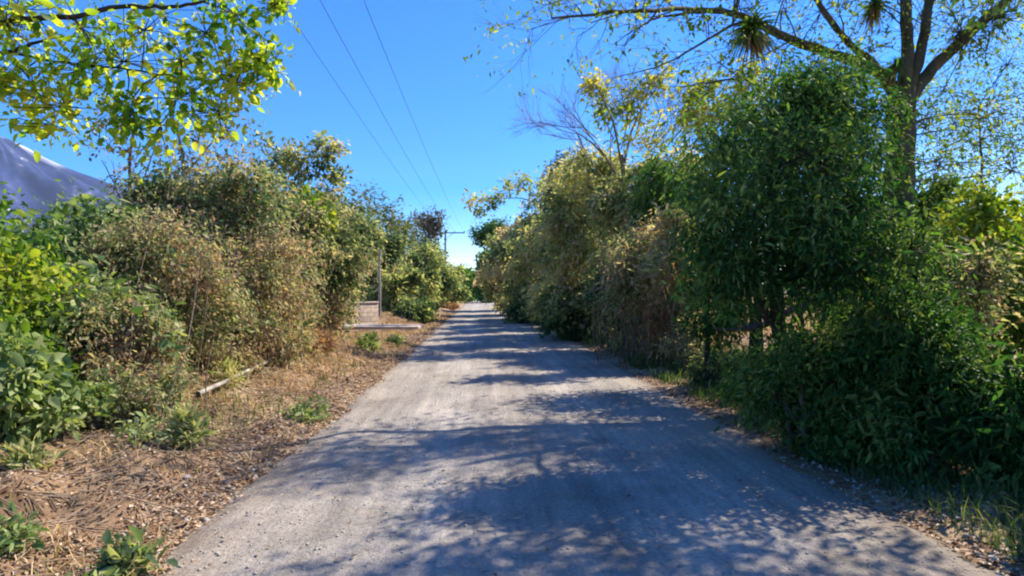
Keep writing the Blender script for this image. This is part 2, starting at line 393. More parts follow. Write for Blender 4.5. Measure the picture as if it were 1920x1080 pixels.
def road_mat():
    m, nt, nd, lk = mat_new('compacted_gravel')
    tc = nd.new('ShaderNodeTexCoord'); rot = nd.new('ShaderNodeMapping'); rot.inputs['Rotation'].default_value = (0, 0, -.0525)
    lk.new(tc.outputs['Object'], rot.inputs['Vector'])
    st = nd.new('ShaderNodeMapping'); st.inputs['Scale'].default_value = (1, .05, 1); lk.new(rot.outputs[0], st.inputs['Vector'])
    def noise(src, sc, det=6, rough=.6):
        z = nd.new('ShaderNodeTexNoise'); z.inputs['Scale'].default_value = sc; z.inputs['Detail'].default_value = det; z.inputs['Roughness'].default_value = rough
        lk.new(src.outputs[0], z.inputs['Vector']); return z
    big, streak, grit, fine = noise(rot, .9, 5), noise(st, 5.5, 7, .7), noise(rot, 34, 6, .7), noise(rot, 120, 3, .6)
    r1 = ramp(nd, [(.3, (.28, .255, .22)), (.55, (.38, .345, .295)), (.75, (.45, .405, .345))]); lk.new(big.outputs['Fac'], r1.inputs[0])
    r2 = ramp(nd, [(.34, (.66, .66, .67)), (.62, (1.14, 1.12, 1.1))]); lk.new(streak.outputs['Fac'], r2.inputs[0])
    r3 = ramp(nd, [(.3, (.55, .54, .53)), (.52, (1, 1, 1)), (.72, (1.3, 1.28, 1.24))]); lk.new(grit.outputs['Fac'], r3.inputs[0])
    def mul(a, b, f):
        x = nd.new('ShaderNodeMix'); x.data_type = 'RGBA'; x.blend_type = 'MULTIPLY'; x.inputs[0].default_value = f
        lk.new(a, x.inputs[6]); lk.new(b, x.inputs[7]); return x.outputs[2]
    c = mul(mul(r1.outputs[0], r2.outputs[0], .8), r3.outputs[0], .8)
    v = nd.new('ShaderNodeTexVoronoi'); v.inputs['Scale'].default_value = 42; lk.new(rot.outputs[0], v.inputs['Vector'])
    r4 = ramp(nd, [(.0, (.6, .58, .55)), (.32, (1.08, 1.06, 1.04))]); lk.new(v.outputs['Distance'], r4.inputs[0])
    c = mul(c, r4.outputs[0], .45)
    sx = nd.new('ShaderNodeSeparateXYZ'); lk.new(rot.outputs[0], sx.inputs[0])
    def math_(op, a, b):
        x = nd.new('ShaderNodeMath'); x.operation = op
        for k, q in enumerate((a, b)):
            if q is None: continue
            if isinstance(q, (int, float)): x.inputs[k].default_value = q
            else: lk.new(q, x.inputs[k])
        return x.outputs[0]
    lat = math_('ABSOLUTE', math_('SUBTRACT', sx.outputs[0], .5), None)
    wob = noise(st, 1.6, 4); wob2 = noise(rot, 2.2, 6, .7)
    pos = math_('ADD', math_('MULTIPLY', lat, .4), math_('MULTIPLY', math_('SUBTRACT', math_('ADD', wob.outputs['Fac'], wob2.outputs['Fac']), 1.0), .28))
    r5 = ramp(nd, [(0, (.86, .85, .83)), (.2, (.93, .92, .91)), (.34, (1.12, 1.12, 1.12)), (.47, (1.02, 1.02, 1.01)), (.62, (.9, .89, .87)), (.8, (1.0, .97, .93)), (.95, (.72, .64, .55))])
    lk.new(pos, r5.inputs[0]); c = mul(c, r5.outputs[0], 1)
    pt = noise(rot, .55, 6, .65); r6 = ramp(nd, [(.36, (.74, .72, .69)), (.47, (1, 1, 1)), (.6, (1, 1, 1)), (.7, (1.14, 1.12, 1.08))]); lk.new(pt.outputs['Fac'], r6.inputs[0]); c = mul(c, r6.outputs[0], .8)
    p = nd.new('ShaderNodeBsdfPrincipled'); p.inputs['Roughness'].default_value = .92; p.inputs['Specular IOR Level'].default_value = .15
    lk.new(c, p.inputs['Base Color'])
    ad = nd.new('ShaderNodeMath'); ad.operation = 'ADD'; lk.new(grit.outputs['Fac'], ad.inputs[0]); lk.new(streak.outputs['Fac'], ad.inputs[1])
    b = nd.new('ShaderNodeBump'); b.inputs['Strength'].default_value = .75; b.inputs['Distance'].default_value = .03
    lk.new(ad.outputs[0], b.inputs['Height']); lk.new(b.outputs[0], p.inputs['Normal'])
    o = nd.new('ShaderNodeOutputMaterial'); lk.new(p.outputs[0], o.inputs['Surface'])
    return m

def spaced(lo, hi, step, far, g=1.13):
    a = list(np.arange(lo, hi, step)); s = step; v = a[-1]; out = a[:]
    while v < far: s *= g; v += s; out.append(v)
    s = step; v = lo; pre = []
    while v > -far: s *= g; v -= s; pre.append(v)
    return np.array(pre[::-1] + out)

V, q = grid(spaced(-9, 8, .09, 6000), spaced(1.5, 34, .09, 6000), gz)
ground = make_mesh('ground', V, [q], ground_mat(), smooth=True); tag(ground, 'dry brown earth verges and fields', 'ground', kind='structure')

def road_z(u, y, x):
    z = .03 * (1 - u * u) + (vnoise(u * 9, y * .5, 21) - .5) * .018 + (vnoise(x * 6, y * 6, 22) - .5) * .012
    z -= .014 * np.exp(-((np.abs(u) - .42) / .13) ** 2)
    return z - .11 * sstep(.95, 1.16, np.abs(u))
us = np.linspace(-1.2, 1.2, 61); ys = np.concatenate([np.arange(-6, 30, .12), np.arange(30, 165, .8)])
Ug, Yg = np.meshgrid(us, ys); mid = (xl(Yg) + xr(Yg)) / 2; half = (xr(Yg) - xl(Yg)) / 2
Xg = mid + Ug * half; Zg = road_z(Ug, Yg, Xg)
i = np.arange(len(ys) - 1)[:, None] * len(us); j = np.arange(len(us) - 1)[None, :]
q = np.stack([i + j, i + j + 1, i + len(us) + j + 1, i + len(us) + j], -1).reshape(-1, 4)
road = make_mesh('road', np.stack([Xg, Yg, Zg], -1).reshape(-1, 3), [q], road_mat(), smooth=True)
tag(road, 'straight pale gravel road running to the vanishing point', 'road', kind='structure')

def mountain_mat():
    m, nt, nd, lk = mat_new('volcano_slope')
    tc = nd.new('ShaderNodeTexCoord'); z = nd.new('ShaderNodeTexNoise'); z.inputs['Scale'].default_value = .009; z.inputs['Detail'].default_value = 8
    lk.new(tc.outputs['Object'], z.inputs['Vector'])
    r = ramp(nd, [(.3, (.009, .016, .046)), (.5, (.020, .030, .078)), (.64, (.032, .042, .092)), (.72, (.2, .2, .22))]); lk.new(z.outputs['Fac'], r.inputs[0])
    a = nd.new('ShaderNodeAttribute'); a.attribute_name = 'tint'
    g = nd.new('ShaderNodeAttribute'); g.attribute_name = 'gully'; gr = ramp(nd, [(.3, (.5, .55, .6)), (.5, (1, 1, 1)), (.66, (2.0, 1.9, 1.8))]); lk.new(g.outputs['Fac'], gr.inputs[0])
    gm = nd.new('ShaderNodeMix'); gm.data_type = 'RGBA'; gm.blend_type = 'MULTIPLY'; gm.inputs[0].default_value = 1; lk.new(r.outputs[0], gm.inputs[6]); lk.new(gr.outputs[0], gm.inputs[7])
    mx = nd.new('ShaderNodeMix'); mx.data_type = 'RGBA'; lk.new(a.outputs['Fac'], mx.inputs[0]); lk.new(gm.outputs[2], mx.inputs[6]); mx.inputs[7].default_value = (.75, .75, .78, 1)
    p = nd.new('ShaderNodeBsdfPrincipled'); p.inputs['Roughness'].default_value = 1; p.inputs['Specular IOR Level'].default_value = 0
    lk.new(mx.outputs[2], p.inputs['Base Color'])
    o = nd.new('ShaderNodeOutputMaterial'); lk.new(p.outputs[0], o.inputs['Surface'])
    return m

pk = at(-15, 243, 4000.)                         # volcano summit
a = np.linspace(0, 2 * np.pi, 145)[:-1]; rr = np.concatenate([np.linspace(0, 600, 40), np.linspace(630, 3300, 60)])
A, R_ = np.meshgrid(a, rr)
prof = pk[2] * (1.0 - .00058 * R_ + 7.2e-8 * R_ ** 2) - 25 * np.exp(-(R_ / 60) ** 2)
ridge = (vnoise(A * 9, R_ * .0012, 31) - .5) * np.clip(R_ * .2, 0, 190) + (vnoise(A * 30, R_ * .006, 32) - .5) * np.clip(R_ * .07, 0, 70)
Z = np.maximum(prof + ridge * sstep(0, 200, R_), -20); Z[-1] = -30
X = pk[0] + R_ * np.cos(A); Y = pk[1] + R_ * np.sin(A)
i = np.arange(len(rr) - 1)[:, None] * 144; j = np.arange(144)[None, :]; j2 = (j + 1) % 144
q = np.stack([i + j, i + j2, i + 144 + j2, i + 144 + j], -1).reshape(-1, 4)
ash = sstep(110, 190, R_) * (1 - sstep(400, 500, R_)) * np.exp(-((A - .22) / .17) ** 2) * (.3 + .7 * vnoise(A * 40, R_ * .02, 33))
mt = make_mesh('hills', np.stack([X, Y, Z], -1).reshape(-1, 3), [q], mountain_mat(), tint=np.clip(ash * 1.6, 0, 1).ravel(), smooth=True)
gl = mt.data.attributes.new('gully', 'FLOAT', 'POINT')
gl.data.foreach_set('value', (.55 * vnoise(A * 26, R_ * .0025, 35) + .3 * vnoise(A * 70, R_ * .006, 36) + .15 * vnoise(A * 120, R_ * .03, 37)).ravel().astype(np.float32))
tag(mt, 'steep blue grey volcano with a pale streak down its ridge', 'mountain', kind='structure')


# ------------------------------------------------------------------ far hill line behind the road's end
Vh = []
xs = np.linspace(-700, 700, 90); top = 10 + 16 * vnoise(xs * .008, xs * 0, 41) + 5 * vnoise(xs * .05, xs * 0, 42)
yy = np.linspace(900, 1500, 14)
Xh, Yh = np.meshgrid(xs, yy); Zh = np.sin(np.linspace(0, np.pi, 14))[:, None] * top[None, :] + (vnoise(Xh * .06, Yh * .06, 43) - .5) * 5 - 1
i = np.arange(13)[:, None] * 90; j = np.arange(89)[None, :]
q = np.stack([i + j, i + j + 1, i + 90 + j + 1, i + 90 + j], -1).reshape(-1, 4)
hl = make_mesh('hills', np.stack([Xh, Yh, Zh], -1).reshape(-1, 3), [q], rough_mat('wooded_hill', (.02, .045, .02), (.06, .09, .035), .08, bump=0), smooth=True)
tag(hl, 'low wooded rise beyond the end of the road', 'hill', kind='structure')

# ------------------------------------------------------------------ built things
def bx(name, lo, hi, mat, parent=None, bevel=.012, jit=0):
    lo = np.array(lo, float); hi = np.array(hi, float)
    V = np.array([[x, y, z] for z in (0, 1) for y in (0, 1) for x in (0, 1)], float) * (hi - lo) + lo
    Fq = np.array([[0, 2, 3, 1], [4, 5, 7, 6], [0, 1, 5, 4], [2, 6, 7, 3], [0, 4, 6, 2], [1, 3, 7, 5]])
    o = make_mesh(name, V, [Fq], mat, parent=parent)
    if bevel:
        b = o.modifiers.new('bevel', 'BEVEL'); b.width = bevel; b.segments = 2
    return o

def block_mat():
    m, nt, nd, lk = mat_new('concrete_block')
    tc = nd.new('ShaderNodeTexCoord'); sp = nd.new('ShaderNodeSeparateXYZ'); cb = nd.new('ShaderNodeCombineXYZ')
    lk.new(tc.outputs['Object'], sp.inputs[0])
    s = nd.new('ShaderNodeMath'); s.operation = 'ADD'; lk.new(sp.outputs[0], s.inputs[0]); lk.new(sp.outputs[1], s.inputs[1])
    lk.new(s.outputs[0], cb.inputs[0]); lk.new(sp.outputs[2], cb.inputs[1])
    br = nd.new('ShaderNodeTexBrick'); br.inputs['Scale'].default_value = 1; br.inputs['Brick Width'].default_value = .4; br.inputs['Row Height'].default_value = .2
    br.inputs['Mortar Size'].default_value = .012; br.inputs['Color1'].default_value = (.56, .44, .33, 1); br.inputs['Color2'].default_value = (.5, .39, .3, 1); br.inputs['Mortar'].default_value = (.27, .22, .18, 1)
    lk.new(cb.outputs[0], br.inputs['Vector'])
    nz = nd.new('ShaderNodeTexNoise'); nz.inputs['Scale'].default_value = 5; nz.inputs['Detail'].default_value = 6; lk.new(tc.outputs['Object'], nz.inputs['Vector'])
    r = ramp(nd, [(.3, (.7, .68, .65)), (.65, (1.1, 1.1, 1.1))]); lk.new(nz.outputs['Fac'], r.inputs[0])
    mx = nd.new('ShaderNodeMix'); mx.data_type = 'RGBA'; mx.blend_type = 'MULTIPLY'; mx.inputs[0].default_value = 1
    lk.new(br.outputs['Color'], mx.inputs[6]); lk.new(r.outputs[0], mx.inputs[7])
    p = nd.new('ShaderNodeBsdfPrincipled'); p.inputs['Roughness'].default_value = .95; lk.new(mx.outputs[2], p.inputs['Base Color'])
    b = nd.new('ShaderNodeBump'); b.inputs['Strength'].default_value = .6; b.inputs['Distance'].default_value = .02; b.invert = True
    lk.new(br.outputs['Fac'], b.inputs['Height']); lk.new(b.outputs[0], p.inputs['Normal'])
    o = nd.new('ShaderNodeOutputMaterial'); lk.new(p.outputs[0], o.inputs['Surface'])
    return m

wall = empty('block_wall', (-5.92, 26.0, .0), 'low beige concrete block wall end beside the driveway slab, half hidden by dry bushes', 'wall')
bx('blockwork', (-2.6, 0, -.4), (0, .2, 1.0), block_mat(), wall, .01)
bx('coping', (-2.62, -.03, 1.002), (.02, .23, 1.07), M['concrete'], wall, .012)
bx('plinth', (-2.6, -.05, -.4), (.02, -.003, .12), M['concrete'], wall, .01)

wall.rotation_euler = (0, 0, math.radians(50))
sl = bx('concrete_slab', (-7.0, 22.6, .05), (-3.6, 24.1, .17), M['concrete'], None, .02)
tag(sl, 'thin concrete slab bridging the ditch in front of the block wall', 'slab')

post = empty('gate_post', (-6.15, 27.2, .0), 'tall slim pale post standing behind the end of the block wall', 'post')
W = Wood(); W.add(through([(0, 0, -.3), (.02, 0, 1.4), (-.01, .02, 2.5), (.03, 0, 3.5)], 4), .07, .05, 8); W.build('shaft', M['palebark'], post)
for zz in (1.9, 3.0):
    W = Wood(); W.add([(-.1, 0, zz), (.1, 0, zz)], .012, .012, 6); W.build('iron_strap', M['steel'], post)

# utility pole and the three wires
PX, PY = (835 - 960) / F * 75, 75.
pole = empty('utility_pole', (PX, PY, 0), 'slim dark utility pole with one long crossarm above the left trees', 'utility pole')
W = Wood(); W.add([(0, 0, -.3), (0, 0, 4.5), (0, 0, 9.1)], .17, .11, 10); W.build('shaft', M['pole'], pole)
bx('crossarm', (-.12, -.22, 8.86), (2.5, -.12, 9.0), M['steel'], pole, .008)
W = Wood(); W.add([(.08, -.17, 8.2), (1.0, -.17, 8.85)], .03, .03, 5); W.build('brace', M['steel'], pole)
ins = [0.05, 1.2, 2.4]
for xx in ins:
    W = Wood(); W.add([(xx, -.17, 9.0), (xx, -.17, 9.05), (xx, -.17, 9.1), (xx, -.17, 9.16), (xx, -.17, 9.22)], .05, .03, 8, knob=.5, rng=np.random.default_rng(3)); W.build('insulator', M['porcelain'], pole)
wl = ['leftmost of the three power wires over the road', 'middle one of the three power wires over the road', 'rightmost of the three power wires over the road']
for k, xx in enumerate(ins):
    a = np.array([PX + xx, PY - .17, 9.24]); bx_ = (-5.55, -4.72, -3.78)[k]
    b = np.array([bx_ + .055 * 26.0, 14.7 - 26.0, 9.24 - .12])
    t = np.linspace(0, 1, 60)[:, None]
    p = a + (b - a) * t; p[:, 2] -= 1.05 * (4 * t * (1 - t))[:, 0]
    # slide sideways so the wire passes over the lane where the photograph shows it
    W = Wood(); W.add(p, .008, .008, 5); o = W.build('power_line', M['cable'])
    tag(o, wl[k], 'wire', 'wires strung along the road')

# ------------------------------------------------------------------ left verge plants
def canes(n, hgt, sp, mat_r=.012):
    def f(W, rng):
        for i in range(n):
            a = np.array([rng.normal(0, sp), rng.normal(0, sp), -.05]); b = a + np.array([rng.normal(0, .35), rng.normal(0, .35), rng.uniform(.6, 1.05) * hgt])
            W.add(curve(a, b, 6, .06, rng), mat_r, mat_r * .4, 4)
    return f
SH = shrub
SH('broadleaf_bush', 'sunlit yellow green broad leaved bush at the left edge of the photo', -20, 5.3, 345, 220, 'lime', 1, lobes=12, per=30, n=9, L=.07, ratio=.55, kind='long', spread=.22, droop=.35, tint=(.3, .25))
SH('broadleaf_bush', 'low pale leaved bush at the left edge, below the yellow green one', -40, 4.7, 640, 170, 'pale', 2, lobes=8, per=26, n=8, L=.10, ratio=.45, kind='long', spread=.2, droop=.4, low=.25)
SH('coffee_shrub', 'green shrub with large leaves right under the volcano', 125, 7.8, 388, 300, 'coffee', 3, lobes=16, per=38, n=9, L=.11, ratio=.42, kind='long', spread=.26, droop=.45, low=.25, tint=(.62, .3))
SH('broadleaf_bush', 'pale green bush over a dark hollow, in front of the large leaved shrub', 135, 6.4, 510, 260, 'pale', 4, lobes=13, per=34, n=9, L=.095, ratio=.45, kind='long', spread=.24, low=.42, droop=.4, tint=(.45, .3))
SH('dry_bush', 'olive and brown vine tangle hanging between the large leaved shrub and the tallest dry bush', 285, 7.9, 425, 310, 'tangle', 5, lobes=20, per=60, n=14, L=.06, ratio=.42, spread=.26, droop=.5, low=.3, wood='twig', tint=(.5, .27), extra=canes(26, 2.3, .45, .008))
SH('dry_bush', 'tallest olive dry bush on the left, rising to the sky behind the bare thin trunk', 385, 10.2, 298, 350, 'tangle', 6, lobes=26, per=62, n=14, L=.07, ratio=.45, spread=.3, droop=.4, low=.15, tint=(.42, .25), wood='twig', extra=canes(46, 3.6, .45, .008))
SH('dry_bush', 'orange brown dry bush in the middle of the left hedge', 480, 9.8, 440, 210, 'tangle', 7, lobes=14, per=62, n=14, L=.06, ratio=.4, spread=.24, droop=.5, wood='twig', tint=(.68, .22), extra=canes(30, 2.3, .45, .008))
SH('leafy_bush', 'olive and lime bush left of the block wall, below the round tufted tree', 562, 15.0, 345, 230, 'tangle', 8, lobes=20, per=62, n=14, L=.085, ratio=.45, spread=.32, droop=.4, tint=(.36, .22), extra=canes(34, 3.0, .45, .008))
SH('dry_bush', 'greyish brown dry bush touching the left end of the driveway slab', 575, 16.0, 500, 110, 'tangle', 9, lobes=10, per=60, n=13, L=.07, ratio=.35, spread=.25, droop=.5, wood='twig', tint=(.66, .2), extra=canes(20, 1.8, .45, .008))
SH('green_plant', 'small bright green plant at the foot of the dry brown bushes', 524, 11.2, 572, 56, 'mid', 10, lobes=5, per=24, n=9, L=.07, ratio=.5, spread=.14, tint=(.8, .2), cat='plant')
SH('leafy_bush', 'yellow green bush leaning over the block wall', 652, 28.6, 392, 125, 'hedge', 11, lobes=16, per=50, n=13, L=.12, ratio=.45, spread=.36, low=.58, droop=.4, tint=(.4, .2))
SH('lime_vine', 'bright lime vine clump on top of the left hedge', 572, 14.2, 350, 100, 'lime', 12, lobes=7, per=36, n=12, L=.08, ratio=.55, spread=.25, low=.72, tint=(.4, .2), cat='vine', size=.4)
SH('dry_bush', 'low straw coloured bush in front of the orange brown bush', 392, 8.9, 620, 140, 'tangle', 13, lobes=11, per=50, n=13, L=.05, ratio=.35, spread=.2, wood='twig', tint=(.66, .25))
SH('dry_bush', 'low brown bush between the small green plant and the slab', 540, 13.0, 545, 120, 'tangle', 14, lobes=9, per=50, n=13, L=.065, ratio=.35, spread=.2, wood='twig', tint=(.7, .22), extra=canes(18, 1.4, .45, .008))
SH('leafy_bush', 'shadowed green bush behind the pale leaved bush', 50, 7.2, 470, 240, 'mid', 15, lobes=14, per=38, n=10, L=.09, ratio=.5, spread=.25, tint=(.55, .3), kind='long')
SH('dry_bush', 'brownish bush with hanging dead vines over the dark hollow on the left', 215, 6.3, 575, 170, 'tangle', 25, lobes=10, per=46, n=12, L=.06, ratio=.42, spread=.24, low=.45, droop=.6, tint=(.6, .3), wood='twig', extra=canes(18, 1.6, .45, .008))
SH('dry_bush', 'low dry thicket between the dark hollow and the fallen branch', 262, 6.0, 700, 140, 'tangle', 26, lobes=9, per=44, n=12, L=.05, ratio=.38, spread=.18, droop=.4, tint=(.5, .3), wood='twig')
SH('dry_bush', 'low dry brush spilling onto the verge just behind the fallen branch', 290, 7.4, 690, 110, 'tangle', 28, lobes=9, per=40, n=12, L=.045, ratio=.36, spread=.18, droop=.3, tint=(.62, .25), wood='twig')
SH('broadleaf_bush', 'leafy undergrowth at the left edge, beneath the hollow, spilling over the verge', 95, 5.2, 730, 150, 'pale', 29, lobes=8, per=30, n=9, L=.065, ratio=.42, kind='long', spread=.16, droop=.2, tint=(.4, .3))
SH('dry_bush', 'low reddish brush on the verge right before the driveway slab', 568, 12.6, 625, 100, 'rust', 27, lobes=8, per=40, n=12, L=.055, ratio=.35, spread=.2, wood='twig', tint=(.55, .25))
SH('leafy_bush', 'lime shrub rising like a fan right of the post', 748, 32, 505, 85, 'hedge', 16, lobes=10, per=34, n=11, L=.22, ratio=.3, spread=.45, kind='long', droop=.1, tint=(.4, .2))
SH('leafy_bush', 'rounded blue green bush beyond the slab', 775, 28, 570, 75, 'hedge', 17, lobes=9, per=36, n=12, L=.13, ratio=.5, spread=.3, tint=(.12, .15))
SH('leafy_bush', 'shaded olive bush behind the slim post', 722, 33, 430, 80, 'hedge', 18, lobes=12, per=40, n=12, L=.17, ratio=.45, spread=.5, tint=(.2, .2))
SH('leafy_bush', 'tall olive bush beside the far end of the left verge', 805, 42, 455, 80, 'hedge', 19, lobes=14, per=40, n=12, L=.2, ratio=.45, spread=.55, tint=(.2, .2))
SH('leafy_bush', 'yellow green bush nearest the road under the utility pole', 836, 52, 500, 56, 'hedge', 20, lobes=10, per=36, n=12, L=.24, ratio=.5, spread=.6, tint=(.4, .2))
SH('leafy_bush', 'dark green bush closing the left side at the end of the road', 868, 80, 508, 56, 'dark', 21, lobes=12, per=36, n=12, L=.35, ratio=.5, spread=.8, tint=(.6, .2))
SH('dry_bush', 'small reddish dry bush at the left road edge far ahead', 835, 47, 574, 40, 'rust', 22, lobes=6, per=24, n=10, L=.12, ratio=.4, spread=.3, wood='twig')

def tree(name, label, px, d, trunk_px, lobes, per, leaf, seed, r0=.08, r1=.03, cat='tree', group=None, limbs=(), **kw):
    """trunk_px / limbs: pixel polylines (px, py[, d]); lobes: (px, py, d, r_px[, squash])"""
    b = at(trunk_px[0][0], trunk_px[0][1], d); b[2] = float(gz(b[0], b[1]))
    def loc(p): return at(p[0], p[1], p[2] if len(p) > 2 else d) - b
    rng = np.random.default_rng(seed + 77)
    tp = [loc(p) for p in trunk_px]; tp[0] = np.array([0, 0, -.12])
    tr = [(through(tp, 5, rng, .02), r0, r1)]
    for pts, a, c in limbs: tr.append((through([loc(p) for p in pts], 5, rng, .025), a, c))
    C = [loc(l) for l in lobes]; R = [np.array([1, 1, (l[4] if len(l) > 4 else 1)]) * l[3] / F * l[2] for l in lobes]
    return plant(name, label, cat, b, C, R, per, leaf, seed, trunk=tr, part=('trunk', 'crown'), group=group, **kw)

tree('thin_tree', 'thin bare grey trunk with sparse leaves standing in front of the sky beside the volcano', 245, 11, [(244, 700), (243, 480), (246, 380), (243, 300), (255, 225)],
     [(200, 275, 10.8, 45), (225, 235, 11, 40), (275, 280, 11.2, 40), (185, 225, 11, 40), (215, 330, 11, 30), (290, 330, 11.4, 40)], 9, 'dry', 30, r0=.06, r1=.02, n=6, L=.10, ratio=.5, spread=.25, stem_r=.012, twig=.8, droop=.4, tint=(.15, .2),
     limbs=[([(244, 420), (225, 370), (190, 300)], .025, .008), ([(246, 370), (275, 320), (290, 270)], .02, .006)], wood='bark')
tree('thin_tree', 'orange brown vine wrapped thin stem with a wispy top in the left hedge', 345, 12, [(352, 690), (350, 480), (345, 330), (338, 270), (325, 235)],
     [(390, 245, 12, 45), (430, 225, 12, 40), (345, 285, 12, 26), (440, 265, 12.2, 40), (365, 225, 12, 35), (335, 335, 12, 30)], 12, 'olive', 31, r0=.07, r1=.02, n=8, L=.10, ratio=.5, spread=.22, stem_r=.012, twig=.7, tint=(.35, .3), wood='twig',
     limbs=[([(345, 330), (395, 270), (440, 230)], .025, .008)])
tree('tufted_tree', 'small tree with rounded leaf tufts against the blue sky above the left hedge', 560, 15.4, [(545, 640), (550, 480), (540, 400), (548, 350), (570, 300)],
     [(515, 280, 15.2, 28, .7), (545, 292, 15.2, 26, .7), (590, 283, 15.4, 36, .8), (620, 285, 15.6, 26, .7), (560, 312, 15.3, 30, .7), (605, 315, 15.5, 26, .7), (495, 320, 15, 24), (630, 335, 15.6, 16), (540, 340, 15.2, 30)], 20, 'hedge', 32, r0=.07, r1=.02, n=13, L=.12, ratio=.55, spread=.22, stem_r=.014, twig=.6, tint=(.35, .25),
     limbs=[([(540, 400), (510, 350), (495, 315)], .025, .01), ([(548, 350), (600, 320), (622, 285)], .025, .008)])
tree('field_tree', 'broad brownish green tree dome rising behind the left hedge', 680, 40, [(690, 600), (688, 500), (682, 420)],
     [(625, 385, 40, 40), (660, 385, 39, 45), (700, 395, 40, 42), (735, 415, 41, 36), (650, 430, 38, 50), (705, 440, 39, 48), (755, 440, 41, 28)], 60, 'olive', 33, r0=.25, r1=.1, n=12, L=.2, ratio=.4, spread=.6, stem_r=.06, tint=(.25, .25), wood='darkbark')
tree('field_tree', 'feathery grey green tree left of the far dark crowned tree', 757, 46, [(752, 600), (755, 500), (757, 430)],
     [(740, 430, 46, 24, .6), (765, 425, 46, 22, .6), (752, 450, 46, 28), (775, 455, 46, 22), (760, 490, 46, 30)], 40, 'grey', 34, r0=.2, r1=.08, n=12, L=.2, ratio=.35, spread=.6, stem_r=.05, tint=(.3, .25), wood='palebark')
tree('field_tree', 'dark purplish grey crowned tree just left of the utility pole', 802, 62, [(803, 585), (801, 500), (803, 440)],
     [(790, 415, 62, 14, .5), (812, 410, 62, 16, .5), (802, 428, 62, 20, .7), (800, 450, 62, 18), (815, 430, 62, 12), (798, 475, 62, 22)], 44, 'grey', 35, r0=.25, r1=.1, n=12, L=.28, ratio=.45, spread=.7, stem_r=.07, tint=(.35, .2), wood='darkbark')
tree('field_tree', 'green tree growing behind the glossy coffee shrub', 60, 17, [(60, 600), (60, 480), (65, 420)],
     [(30, 440, 17, 55), (100, 435, 17, 50), (170, 440, 17, 45), (60, 470, 16, 80), (150, 480, 16, 70)], 34, 'mid', 36, r0=.12, r1=.05, n=11, L=.14, spread=.4, tint=(.4, .25))

SH('leafy_bush', 'olive bush between the orange brown bush and the tufted tree', 505, 13.4, 345, 210, 'tangle', 110, lobes=16, per=56, n=14, L=.09, ratio=.45, spread=.3, droop=.4, tint=(.4, .25), wood='twig')
SH('dry_bush', 'fine twigged greyish dry bush right behind the orange brown bush', 445, 13.8, 322, 180, 'tangle', 111, lobes=14, per=56, n=13, L=.085, ratio=.4, spread=.3, droop=.4, tint=(.3, .25), wood='twig', twig=.5)
SH('leafy_bush', 'olive bush behind the block wall, left of the slim post', 596, 20, 375, 130, 'tangle', 112, lobes=16, per=52, n=13, L=.11, ratio=.45, spread=.36, droop=.4, tint=(.45, .25))
SH('leafy_bush', 'green bush in the gap between the thin bare trunk and the coffee shrub', 250, 12.4, 410, 190, 'mid', 113, lobes=14, per=48, n=12, L=.09, ratio=.45, spread=.3, droop=.4, tint=(.55, .25))
SH('leafy_bush', 'bright green bush behind the lime fan shaped shrub', 775, 38, 470, 90, 'hedge', 114, lobes=14, per=46, n=12, L=.18, ratio=.45, spread=.5, tint=(.22, .2))

SH('leafy_bush', 'green bush standing beyond the left edge behind the yellow green broad leaved bush', -190, 7.2, 330, 300, 'mid', 140, lobes=14, per=36, n=10, L=.1, ratio=.5, spread=.26, tint=(.6, .3))
SH('dry_bush', 'dry tangled bush beyond the left edge nearest the camera', -420, 4.4, 380, 260, 'tangle', 141, lobes=12, per=36, n=10, L=.07, ratio=.45, spread=.24, tint=(.45, .3), wood='twig')

# near tree whose canopy hangs in from the upper left corner
tree('canopy_tree', 'roadside tree hanging bright yellow green leaves in from the upper left corner', -560, 5.6, [(-560, 800, 5.6), (-540, 400, 5.6), (-420, 150, 5.6), (-250, 70, 5.5)],
     [(40, 15, 5.0, 60), (150, 50, 5.1, 75), (270, 55, 5.2, 75), (385, 60, 5.2, 60), (440, 25, 5.3, 30), (230, 115, 5.2, 85), (340, 110, 5.2, 75), (425, 135, 5.3, 55), (488, 110, 5.4, 28), (120, 200, 5.1, 55, .6), (60, 165, 5.1, 50, .5),
      (230, 205, 5.2, 40), (330, 185, 5.3, 60), (410, 215, 5.4, 50), (150, 130, 5.1, 60, .6), (10, 40, 4.9, 50), (505, 130, 5.4, 20), (515, 6, 5.3, 10), (100, 235, 5.2, 45, .5), (300, 235, 5.4, 60), (440, 160, 5.4, 35), (0, 160, 5, 25), (240, 215, 5.0, 22)],
     26, 'canopy', 37, r0=.18, r1=.05, n=6, L=.07, ratio=.55, kind='long', spread=.18, droop=.35, stem_r=.008, twig=.6, tint=(.5, .2), wood='darkbark', jit=.2,
     limbs=[([(-250, 70, 5.5), (-100, 50, 5.1), (0, 40, 5.0), (110, 32, 5.0), (230, 13, 5.1), (320, 12, 5.1), (390, -2, 5.2)], .035, .012),
            ([(-300, 100, 5.5), (-120, 110, 5.2), (0, 100, 5.1), (55, 82, 5.1), (105, 70, 5.1)], .03, .009),
            ([(-200, 85, 5.3), (0, 98, 5.1), (120, 116, 5.1), (240, 130, 5.2), (340, 145, 5.3), (470, 155, 5.4)], .016, .004),
            ([(-420, 150, 5.6), (-300, -60, 5.8), (-200, -250, 6)], .06, .02)])

